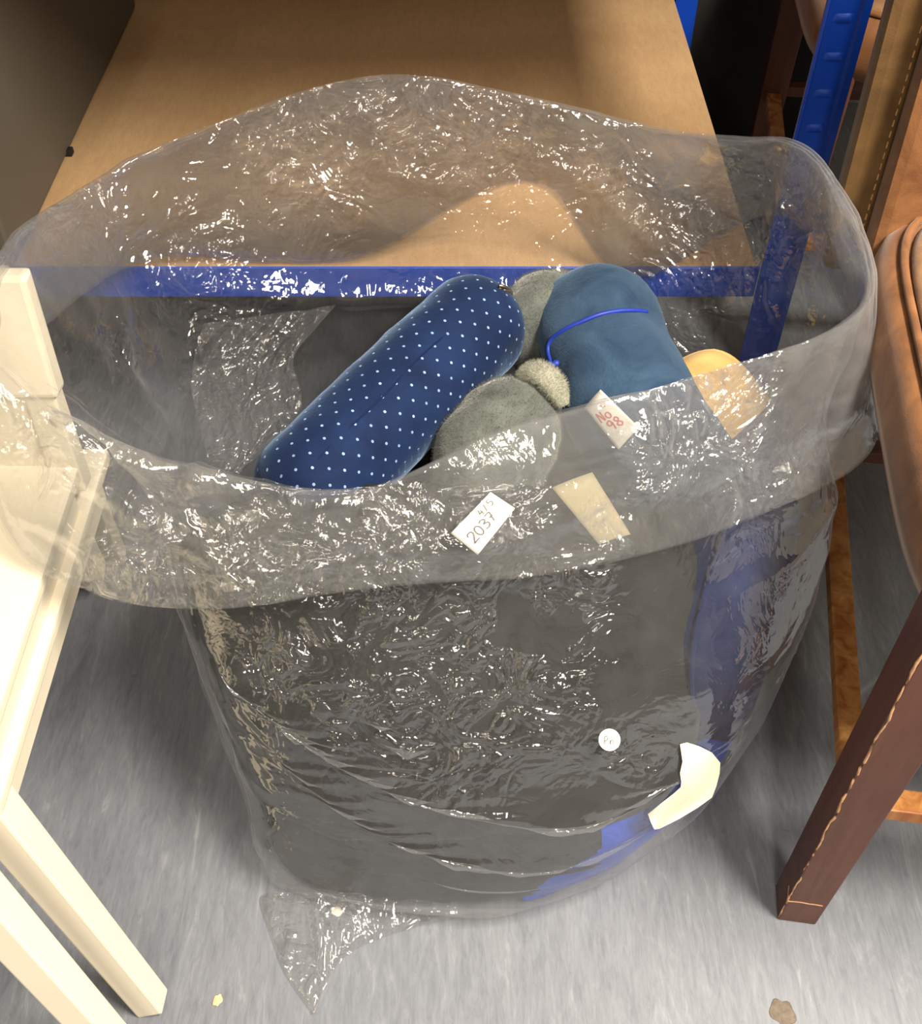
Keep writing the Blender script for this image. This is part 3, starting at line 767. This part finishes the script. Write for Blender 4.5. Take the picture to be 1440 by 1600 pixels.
def resample_ring(r, n):
    p = np.array([tuple(q) for q in r]); k = len(p)
    # chord-length periodic Catmull-Rom via uniform index
    t = np.linspace(0, k, n, endpoint=False); i = t.astype(int); f = (t - i)[:, None]
    g = lambda j: p[j % k]
    p0, p1, p2, p3 = g(i - 1), g(i), g(i + 1), g(i + 2)
    return 0.5 * (2 * p1 + (p2 - p0) * f + (2 * p0 - 5 * p1 + 4 * p2 - p3) * f ** 2 + (3 * p1 - p0 - 3 * p2 + p3) * f ** 3)
NU = 270
R = np.stack([resample_ring(r, NU) for r in RINGS])           # rings x NU x 3
seglen = np.linalg.norm(np.diff(R, axis=0), axis=2).mean(1)
cum = np.concatenate([[0], np.cumsum(seglen)])
NV = 215
vs_ = np.linspace(0, cum[-1], NV)
S = np.empty((NV, NU, 3))
for c in range(3):
    for u in range(NU): S[:, u, c] = np.interp(vs_, cum, R[:, u, c])
for _ in range(3):  # soften ring corners, keep base and hem
    T = S.copy(); T[1:-1] = (S[:-2] + 2 * S[1:-1] + S[2:]) / 4; S = T

# long folds of the film: each runs along a line, stands proud by 'amp' and droops on its lower side
def fold_line(S, line, amp, up, down, droop=0.5, front=True):
    rel = S - np.array([0, 0, CAM_H])
    dep = rel[..., 1] * _cp - rel[..., 2] * _sp; upc = rel[..., 1] * _sp + rel[..., 2] * _cp
    px = 720 + FPX * rel[..., 0] / dep; py = 800 - FPX * upc / dep
    nrm = np.cross(np.roll(S, -1, 1) - np.roll(S, 1, 1), np.gradient(S, axis=0)); nrm /= np.linalg.norm(nrm, axis=2, keepdims=True) + 1e-9
    outw = S - np.array([CX, CY, 0.35]); sg = np.sign((nrm * outw).sum(-1, keepdims=True)); nrm = nrm * sg
    L = smooth_path([Vector((x, y, 0)) for x, y in line], 80)[:, :2]
    d2 = (px[..., None] - L[:, 0]) ** 2 + (py[..., None] - L[:, 1]) ** 2
    j = d2.argmin(-1); d = np.sqrt(d2.min(-1)); below = py > L[j, 1]
    end = np.clip(np.minimum(j, 79 - j) / 14.0, 0, 1)
    prof = np.where(below, np.exp(-(d / down) ** 1.2), np.exp(-(d / up) ** 1.1)) * end
    vidx = np.arange(S.shape[0])[:, None] / S.shape[0]
    face = S[..., 1] < CY + 0.1
    if front: mask = face & (vidx < VF) & (vidx > 0.14)
    elif front is None: mask = (vidx > VF + .02) & face
    else: mask = (S[..., 1] > CY) & (vidx < VF - .03) & (vidx > .3); nrm = -nrm
    amt = (prof * amp * mask)[..., None]
    return S + nrm * amt + np.array([0, 0, -1.0]) * amt * droop

def press_out(X, m=0.985):
    p = X.reshape(-1, 3); B = np.array(BODY); z = np.clip(p[:, 2], 0.008, 0.46)
    q = [np.interp(z, B[1:, 0], B[1:, k]) for k in range(1, 6)]
    cx, cy, a, b, e = (q[0] + q[1]) / 2, (q[2] + q[3]) / 2, (q[1] - q[0]) / 2, (q[3] - q[2]) / 2, q[4]
    dx, dy = p[:, 0] - cx, p[:, 1] - cy
    r = ((np.abs(dx) / a) ** (2 / e) + (np.abs(dy) / b) ** (2 / e)) ** (e / 2)
    k = np.where((r < m) & (r > 0.7) & (p[:, 2] < 0.47), m / np.maximum(r, 1e-6), 1.0)
    out = p.copy(); out[:, 0] = cx + dx * k; out[:, 1] = cy + dy * k
    return out.reshape(X.shape)
def crumple(S, iters, fu, fv, noise_amp, noise_scale, attach, seed, zmin=0.004):
    """thin sheet with surplus length, relaxed so that it buckles into folds"""
    nv, nu, _ = S.shape
    T = S.copy()
    nrm = np.cross(np.roll(S, -1, 1) - np.roll(S, 1, 1), np.gradient(S, axis=0)); nrm /= np.linalg.norm(nrm, axis=2, keepdims=True) + 1e-9
    X = S + nrm * (noise_amp * (fbm(S, noise_scale, seed, 3)))[..., None]
    lu = np.linalg.norm(np.roll(S, -1, 1) - S, axis=2) * fu
    lv = np.linalg.norm(S[1:] - S[:-1], axis=2) * (fv[:-1] if hasattr(fv, 'shape') else fv)
    d1 = np.roll(S, -1, 1)[1:] - S[:-1]; ld1 = np.linalg.norm(d1, axis=2) * (1 + (np.mean(fu) - 1) * .5 + (np.mean(fv) - 1) * .5)
    d2 = np.roll(S, 1, 1)[1:] - S[:-1]; ld2 = np.linalg.norm(d2, axis=2) * (1 + (np.mean(fu) - 1) * .5 + (np.mean(fv) - 1) * .5)
    for it in range(iters):
        acc = np.zeros_like(X); cnt = np.full(X.shape[:2] + (1,), 1e-9)
        d = np.roll(X, -1, 1) - X; L = np.linalg.norm(d, axis=2); c = (d * ((L - lu) / (L + 1e-9) * 0.5)[..., None])
        acc += c; acc -= np.roll(c, 1, 1); cnt += 2
        d = X[1:] - X[:-1]; L = np.linalg.norm(d, axis=2); c = d * ((L - lv) / (L + 1e-9) * 0.5)[..., None]
        acc[:-1] += c; acc[1:] -= c; cnt[:-1] += 1; cnt[1:] += 1
        d = np.roll(X, -1, 1)[1:] - X[:-1]; L = np.linalg.norm(d, axis=2); c = d * ((L - ld1) / (L + 1e-9) * 0.35)[..., None]
        acc[:-1] += c; acc[1:] -= np.roll(c, 1, 1); cnt[:-1] += .7; cnt[1:] += .7
        d = np.roll(X, 1, 1)[1:] - X[:-1]; L = np.linalg.norm(d, axis=2); c = d * ((L - ld2) / (L + 1e-9) * 0.35)[..., None]
        acc[:-1] += c; acc[1:] -= np.roll(c, -1, 1); cnt[:-1] += .7; cnt[1:] += .7
        X = X + acc / cnt * 1.6
        # light bending resistance
        lap = (np.roll(X, 1, 1) + np.roll(X, -1, 1)) / 2 - X; X = X + lap * 0.04
        X[1:-1] += ((X[2:] + X[:-2]) / 2 - X[1:-1]) * 0.04
        X = X + (T - X) * attach
        X[..., 2] = np.maximum(X[..., 2], zmin)
        if it % 10 == 9:
            k0, k1 = int(nv * f0) + 3, int(nv * f1)
            X[k0:k1] = press_out(X[k0:k1])
    return X
vv = vs_ / cum[-1]
vw = lambda a, b, s=.03: 1 / (1 + np.exp(-(vv - a) / s)) * 1 / (1 + np.exp((vv - b) / s))
f0, f1 = cum[1] / cum[-1], cum[6] / cum[-1]; fF = cum[9] / cum[-1]
VF = fF
BODY_FOLDS = [([(292, 975), (400, 1065), (540, 1160), (700, 1235), (880, 1262), (1040, 1195), (1170, 1085), (1290, 900)], .020, 42, 12),
              ([(340, 1075), (440, 1165), (560, 1250), (680, 1305), (830, 1330), (980, 1290), (1110, 1225)], .016, 36, 10),
              ([(365, 1190), (470, 1260), (590, 1318), (740, 1368), (880, 1362), (1010, 1318)], .014, 34, 10),
              ([(385, 1270), (440, 1345), (560, 1392), (700, 1412), (840, 1425)], .012, 30, 10),
              ([(370, 960), (480, 1030), (610, 1120), (730, 1236)], .020, 30, 10),
              ([(330, 1030), (430, 1105), (560, 1165), (700, 1225)], .016, 24, 9),
              ([(400, 935), (520, 1000), (640, 1030), (780, 1010)], .008, 20, 12),
              ([(1120, 870), (1150, 960), (1130, 1060), (1060, 1150)], .012, 26, 12),
              ([(1250, 820), (1200, 960), (1120, 1080), (980, 1200)], .012, 24, 12)]
for ln, am, up_, dn in BODY_FOLDS: S = fold_line(S, ln, am, up_, dn, 1.5)
for ln, am, up_, dn in [([(40, 660), (150, 760), (260, 840), (420, 890), (560, 880)], .010, 20, 9), ([(0, 780), (90, 830), (200, 880), (330, 905)], .010, 18, 8),
                        ([(560, 850), (700, 860), (850, 830), (1000, 760), (1160, 800)], .009, 22, 9), ([(700, 740), (850, 720), (1000, 690), (1180, 640)], .010, 22, 9),
                        ([(860, 790), (960, 740), (1060, 710), (1220, 720)], .010, 18, 8)]: S = fold_line(S, ln, am, up_, dn, 0.2, None)
for ln, am, up_, dn in [([(180, 440), (420, 458), (620, 466), (850, 448), (960, 425)], .020, 30, 8), ([(610, 130), (590, 230), (615, 275), (760, 290)], .014, 22, 10),
                        ([(400, 270), (480, 300), (560, 270), (640, 200)], .010, 20, 9), ([(820, 250), (920, 290), (980, 350), (1040, 400)], .014, 26, 10),
                        ([(1000, 470), (1100, 440), (1200, 380), (1240, 300)], .012, 24, 10), ([(1220, 520), (1210, 430), (1280, 330), (1300, 290)], .010, 20, 10),
                        ([(300, 600), (330, 520), (420, 480), (520, 480)], .014, 26, 12), ([(380, 700), (400, 600), (470, 560), (540, 500)], .012, 24, 12),
                        ([(190, 460), (190, 540), (210, 620), (260, 680)], .010, 18, 12)]: S = fold_line(S, ln, am, up_, dn, 0.1, False)
# short sharp creases all over, laid out on the sheet itself
smid = np.stack(np.meshgrid(np.arange(NV), np.arange(NU), indexing='ij'), -1).astype(float)
du = np.linalg.norm(np.diff(S, axis=1), axis=2).mean(); dv = np.linalg.norm(np.diff(S, axis=0), axis=2).mean()
nrmS = np.cross(np.roll(S, -1, 1) - np.roll(S, 1, 1), np.gradient(S, axis=0)); nrmS /= np.linalg.norm(nrmS, axis=2, keepdims=True) + 1e-9
crD = np.zeros((NV, NU))
for k in range(230):
    v0_ = RNG.uniform(0.22, 1.0) * NV; u0_ = RNG.uniform(0, NU); a_ = RNG.uniform(0, math.pi); ln_ = RNG.uniform(0.04, 0.17); am_ = RNG.choice([-1, 1]) * RNG.uniform(.002, .0065)
    pu = ((smid[..., 1] - u0_ + NU / 2) % NU - NU / 2) * du; pv = (smid[..., 0] - v0_) * dv
    al = pu * math.cos(a_) + pv * math.sin(a_); ac = -pu * math.sin(a_) + pv * math.cos(a_) + al * al * RNG.uniform(-2, 2)
    pr = np.clip(1 - (al / ln_) ** 2, 0, 1) * np.exp(-np.abs(ac) / RNG.uniform(.008, .02))
    crD += pr * am_; RNG.uniform(0, .06)
S = S + nrmS * crD[..., None]
bodym = vw(f0 + .04, f1)[:, None]; wallm = vw(f1, fF - .02)[:, None]; cuffm = vw(fF + .02, 1.2)[:, None]
fu = 1.0 + 0.035 * bodym + 0.10 * wallm + 0.05 * cuffm
fv = 1.0 + 0.04 * bodym + 0.08 * wallm + 0.05 * cuffm
uu = np.arange(NU) / NU
fu = np.broadcast_to(fu, (NV, NU)) * (1 + 0.02 * vnoise(np.stack(np.broadcast_arrays(vv[:, None] * 6, uu[None] * 9, 0 * uu[None]), -1), 5))
fv = np.broadcast_to(fv, (NV, NU)) * (1 + 0.02 * vnoise(np.stack(np.broadcast_arrays(vv[:, None] * 7, uu[None] * 8, 0 * uu[None] + 3), -1), 6))
X = crumple(S, 200, fu, fv, 0.010, 8, 0.003, 3)
def upsample(X):
    nv, nu, _ = X.shape
    Y = np.empty((nv, nu * 2, 3)); Y[:, ::2] = X
    Y[:, 1::2] = (-np.roll(X, 1, 1) + 9 * X + 9 * np.roll(X, -1, 1) - np.roll(X, -2, 1)) / 16
    Z = np.empty((nv * 2 - 1, nu * 2, 3)); Z[::2] = Y
    e = np.concatenate([2 * Y[:1] - Y[1:2], Y, 2 * Y[-1:] - Y[-2:-1]], 0)
    Z[1::2] = (-e[:-3] + 9 * e[1:-2] + 9 * e[2:-1] - e[3:]) / 16
    return Z
X2 = upsample(X)
X2 = crumple(X2, 40, 1.02, 1.02, 0.0016, 40, 0.012, 9)
nv, nu, _ = X2.shape
V = X2.reshape(-1, 3)
idx = np.arange(nv * nu).reshape(nv, nu)
F = np.stack([idx[:-1], np.roll(idx, -1, 1)[:-1], np.roll(idx, -1, 1)[1:], idx[1:]], -1).reshape(-1, 4)
bag = tag(empty('plastic_bag', (0.0, 0.9, 0.0)), 'large open clear plastic bag of cushions with its rim folded out', 'bag')
bpy.context.view_layer.update()
me = bpy.data.meshes.new('film')
me.vertices.add(len(V)); me.vertices.foreach_set('co', V.astype(np.float32).ravel())
me.loops.add(F.size); me.loops.foreach_set('vertex_index', F.astype(np.int32).ravel())
me.polygons.add(len(F)); me.polygons.foreach_set('loop_start', np.arange(0, F.size, 4, dtype=np.int32))
me.polygons.foreach_set('use_smooth', np.ones(len(F), dtype=bool))
me.update(calc_edges=True); me.validate()
me.materials.append(M['film'])
film = bpy.data.objects.new('film', me); COL.objects.link(film); keep(film, bag)
CR = [(740, 1070, .095), (600, 960, .05), (450, 1030, .04), (690, 1215, .03), (860, 920, .05), (1000, 1180, .03), (560, 1110, .04), (200, 880, .05), (90, 700, .05),
      (420, 880, .05), (780, 800, .04), (620, 850, .04), (960, 830, .03), (1130, 600, .05), (1060, 690, .05), (860, 640, .03), (470, 260, .08), (760, 230, .07),
      (950, 290, .05), (1090, 410, .06), (1030, 500, .06), (1240, 330, .06), (360, 560, .07), (190, 540, .03), (130, 340, .05), (640, 190, .06), (300, 400, .06), (1180, 730, .05)]
bvh_b = BVHTree.FromPolygons([Vector(v) for v in V], [tuple(f) for f in F.tolist()])

cr = np.full(len(V), 0.05)
for px, py, r_ in CR:
    h_ = bvh_b.ray_cast(Vector((0, 0, CAM_H)), ray(px, py).normalized())[0]
    if h_ is not None: cr = np.maximum(cr, np.exp(-(np.linalg.norm(V - np.array(h_), axis=1) / (r_ * 1.35)) ** 3))
me.attributes.new('crinkle', 'FLOAT', 'POINT').data.foreach_set('value', cr.astype(np.float32))
# the rim is rolled over on itself: two more plies of the same film inside the cuff
k0_ = int(nv * (fF - .004))
for ply in (1, 2):
    Q = X2[k0_:].copy(); rad_ = Q[..., :2] - np.array([CX, CY]); rad_ /= np.linalg.norm(rad_, axis=2, keepdims=True) + 1e-9
    Q[..., :2] -= rad_ * 0.0035 * ply; Q[..., 2] -= 0.0015 * ply
    Q += (0.0012 * fbm(Q, 28, 60 + ply, 2))[..., None]
    ii = np.arange(Q.shape[0] * nu).reshape(-1, nu)
    FF = np.stack([ii[:-1], np.roll(ii, -1, 1)[:-1], np.roll(ii, -1, 1)[1:], ii[1:]], -1).reshape(-1, 4)
    cl_ = keep(mesh_obj('rolled_rim', Q.reshape(-1, 3), FF.tolist(), M['film'], None, True), bag)
    cl_.data.attributes.new('crinkle', 'FLOAT', 'POINT').data.foreach_set('value', cr.reshape(nv, nu)[k0_:].ravel().astype(np.float32))
# base sheet closing the bag
base = [(*X2[0, k, :2], 0.004) for k in range(0, nu, 4)]
mesh_obj('base_sheet', base, [tuple(range(len(base)))], M['film'], None); keep(bpy.data.objects['base_sheet'], bag)

# empty corner of the bag trailing on the floor
tail = [P(404, 1402, z=.012), P(415, 1440, z=.006), P(445, 1520, z=.005), P(490, 1584, z=.004), P(520, 1516, z=.006), P(560, 1480, z=.006), P(640, 1450, z=.006), P(735, 1426, z=.01)]
root_l, root_r = P(408, 1385, z=.03), P(735, 1412, z=.03)
nT, mT = 60, 46
left = smooth_path([root_l, tail[0], tail[1], tail[2], tail[3]], nT); right = smooth_path([root_r, tail[7], tail[6], tail[5], tail[4], tail[3]], nT)
G = np.stack([left * (1 - t) + right * t for t in np.linspace(0, 1, mT)], 1)
for lay in (0, 1):
    a = G.copy(); w = np.sin(np.pi * np.linspace(0, 1, mT))[None, :] ** 0.5 * np.ones((nT, 1))
    ridge = 1 - np.abs(fbm(np.stack([a[..., 0] * 1.0, a[..., 1] * 0.35, a[..., 2] * 0], -1), 34, 40 + lay, 3))
    a[..., 2] = 0.003 + lay * 0.004 * w + (0.014 if lay else 0.003) * w * np.clip(ridge - 0.35, 0, 1) + np.linspace(0.02, 0, nT)[:, None] * w * lay
    ii = np.arange(nT * mT).reshape(nT, mT)
    FF = np.stack([ii[:-1, :-1], ii[:-1, 1:], ii[1:, 1:], ii[1:, :-1]], -1).reshape(-1, 4)
    cf = keep(mesh_obj('corner_flap', a.reshape(-1, 3), FF.tolist(), M['film'], None, True), bag)
    cf.data.attributes.new('crinkle', 'FLOAT', 'POINT').data.foreach_set('value', np.full(nT * mT, .35, dtype=np.float32))

# loose fold of the film hanging inside the mouth, badly creased
ca = [P(318, 505, Y=1.16), P(525, 476, Y=1.20), P(470, 640, Y=1.06), P(385, 742, Y=.98)]; cb = [P(300, 600, Y=1.13), P(330, 735, Y=1.0)]
n_ = 90
gu, gv = np.meshgrid(np.linspace(0, 1, n_), np.linspace(0, 1, n_), indexing='ij')
lft = smooth_path([ca[0], cb[0], cb[1], cb[1].lerp(ca[3], .3)], n_); rgt = smooth_path([ca[1], ca[1].lerp(ca[2], .5) + Vector((-.03, 0, 0)), ca[2], ca[3]], n_)
G = lft[:, None] * (1 - gv[..., None]) + rgt[:, None] * gv[..., None]
nn_ = np.cross(np.gradient(G, axis=0), np.gradient(G, axis=1)); nn_ /= np.linalg.norm(nn_, axis=2, keepdims=True) + 1e-9
dd = np.zeros((n_, n_))
for k in range(60):
    a_ = RNG.normal(1.3, .6); x0_, y0_ = RNG.uniform(0, 1, 2); l_ = RNG.uniform(.1, .5)
    al = (gu - x0_) * math.sin(a_) + (gv - y0_) * math.cos(a_); ac = (gu - x0_) * math.cos(a_) - (gv - y0_) * math.sin(a_) + al * al * RNG.uniform(-.6, .6)
    e_ = np.clip(1 - (al / l_) ** 2, 0, 1); dd += e_ * np.exp(-np.abs(ac) / RNG.uniform(.03, .08)) * RNG.choice([-1, 1]) * RNG.uniform(.003, .009)
G = G + nn_ * dd[..., None]
ii = np.arange(n_ * n_).reshape(n_, n_)
FF = np.stack([ii[:-1, :-1], ii[:-1, 1:], ii[1:, 1:], ii[1:, :-1]], -1).reshape(-1, 4)
lf = keep(mesh_obj('loose_fold', G.reshape(-1, 3), FF.tolist(), M['film'], None, True), bag)
lf.data.attributes.new('crinkle', 'FLOAT', 'POINT').data.foreach_set('value', np.full(n_ * n_, .8, dtype=np.float32))

# stickers on the film
def on_bag(px, py, lift=0.004):
    return hit(bvh_b, px, py, lift)
def plane_px(pxs, lift=0.004):
    """flat sheet resting on the film: plane through the film at the sheet's middle"""
    c = Vector(np.mean([tuple(on_bag(*q, 0.0)) for q in pxs if on_bag(*q, 0.0) is not None], axis=0))
    a, b = on_bag(*pxs[0], 0), on_bag(*pxs[2], 0); d, e = on_bag(*pxs[1], 0), on_bag(*pxs[3], 0)
    n = (b - a).cross(e - d).normalized()
    view = (Vector((0, 0, CAM_H)) - c).normalized()
    if n.dot(view) < 0: n = -n
    n = (n + view * 0.8).normalized()
    out = []
    for q in pxs:
        r = ray(*q).normalized(); o = Vector((0, 0, CAM_H)); s = (c + n * lift - o).dot(n) / r.dot(n); out.append(o + r * s)
    return out, n
pl, n = plane_px([(704, 833), (746, 867), (804, 794), (766, 769)], 0.019)
lo, fr = patch('price_label', [pl[0], pl[3], pl[2], pl[1]], M['paper'], bend=0.0015, nrm=n)
keep(lo, bag); tag(lo, 'white paper label with handwritten number 2037')
lw_, lh_ = (pl[3] - pl[0]).length, (pl[1] - pl[0]).length
ff = lambda a, b: fr(min(1, max(0, a / lw_)), min(1, max(0, 1 - b / lh_)), 0.0018)
keep(write('2037', lambda a, b: ff(0.008 + a, 0.010 + b), 0.0125, M['pencil'], None, wdt=0.0006, gap=0.74), lo)
keep(write('4/5', lambda a, b: ff(lw_ * 0.58 + a, lh_ * 0.66 + b), 0.0085, M['pencil'], None, wdt=0.0005, gap=0.8), lo)

c = on_bag(952, 1156, 0.018); vw_ = (Vector((0, -0.55, 0.85))).normalized()
sx_ = Vector((1, 0, 0)); sy_ = vw_.cross(sx_)
rr = 16.5 / FPX * (c - Vector((0, 0, CAM_H))).length
Vd = [c + vw_ * 0.0008] + [c + sx_ * math.cos(2 * math.pi * k / 40) * rr + sy_ * math.sin(2 * math.pi * k / 40) * rr for k in range(40)]
rs = mesh_obj('round_sticker', Vd, [(0, k + 1, (k + 1) % 40 + 1) for k in range(40)], M['paper']); keep(rs, bag)
keep(write('Pn', lambda a, b: c + vw_ * 0.0022 + sx_ * (a - 0.0065) + sy_ * (b - 0.005), 0.009, M['pencil'], None, wdt=0.0004), rs)

# strip of cream tape folded round the bag's side
strip = [((1062, 1163), (1073, 1160)), ((1064, 1176), (1092, 1166)), ((1066, 1190), (1112, 1176)), ((1062, 1208), (1125, 1192)), ((1064, 1222), (1124, 1208)),
         ((1063, 1230), (1119, 1228)), ((1052, 1240), (1112, 1246)), ((1034, 1254), (1090, 1262)), ((1012, 1272), (1060, 1280)), ((1016, 1284), (1044, 1288)), ((1022, 1296), (1030, 1295))]
edge = []
lastd = None
Vt, Ft = [], []
K = 9
for a, b in strip:
    for k in range(K):
        px, py = a[0] + (b[0] - a[0]) * k / (K - 1), a[1] + (b[1] - a[1]) * k / (K - 1)
        h = on_bag(px, py, 0.0); d = (h.length if h else None)
        dist = (h - Vector((0, 0, CAM_H))).length if h else None
        Vt.append((px, py, dist))
ds = [v[2] for v in Vt if v[2]]; med = float(np.median(ds))
Dm = np.array([v[2] if v[2] and abs(v[2] - med) < 0.06 else med for v in Vt]).reshape(len(strip), K)
for _ in range(6):
    Dp = np.pad(Dm, 1, mode='edge'); Dm = (Dp[:-2, 1:-1] + Dp[2:, 1:-1] + Dp[1:-1, :-2] + Dp[1:-1, 2:] + 2 * Dm) / 6
Vt = [Vector((0, 0, CAM_H)) + ray(v[0], v[1]).normalized() * (float(dd) - 0.008) for v, dd in zip(Vt, Dm.ravel())]
for i in range(len(strip) - 1):
    for k in range(K - 1): Ft.append((i * K + k, i * K + k + 1, (i + 1) * K + k + 1, (i + 1) * K + k))
to2 = mesh_obj('tape_strip', Vt, Ft, M['tape'], None, True); keep(to2, bag); tag(to2, 'bent strip of cream masking tape')

# ================================================================== SMALL THINGS ON THE FLOOR
def blob(name, px, py, rx, ry, h, mat, label, cat, seed):
    c = P(px, py, z=0.0); n = 28; V = []; F = []
    for j, (s, z) in enumerate(((1.0, 0.0003), (0.96, h * 0.7), (0.8, h), (0.4, h * 1.05))):
        for k in range(n):
            a = 2 * math.pi * k / n; q = 1 + 0.16 * math.sin(2 * a + seed) + 0.10 * math.sin(5 * a + seed * 2)
            V.append((math.cos(a) * rx * s * q, math.sin(a) * ry * s * q, z))
    for j in range(3):
        for k in range(n): F.append((j * n + k, j * n + (k + 1) % n, (j + 1) * n + (k + 1) % n, (j + 1) * n + k))
    F.append(tuple(3 * n + k for k in range(n))); F.append(tuple(range(n))[::-1])
    o = mesh_obj(name, V, F, mat, None, True); o.location = c
    return tag(o, label, cat)
blob('wood_chip', 340, 1563, 0.0055, 0.0085, 0.002, M['chip'], 'small pale cork-like chip on the vinyl floor', 'debris', 1)
blob('floor_stain', 1222, 1582, 0.014, 0.018, 0.0005, M['stain'], 'dried brown spill on the vinyl floor beyond the stool leg', 'stain', 2)
pc = P(526, 1424, z=0.0)
blob('paper_fleck', 526, 1424, 0.009, 0.006, 0.0012, M['paper'], 'white paper fleck under the trailing corner of the bag', 'debris', 4)
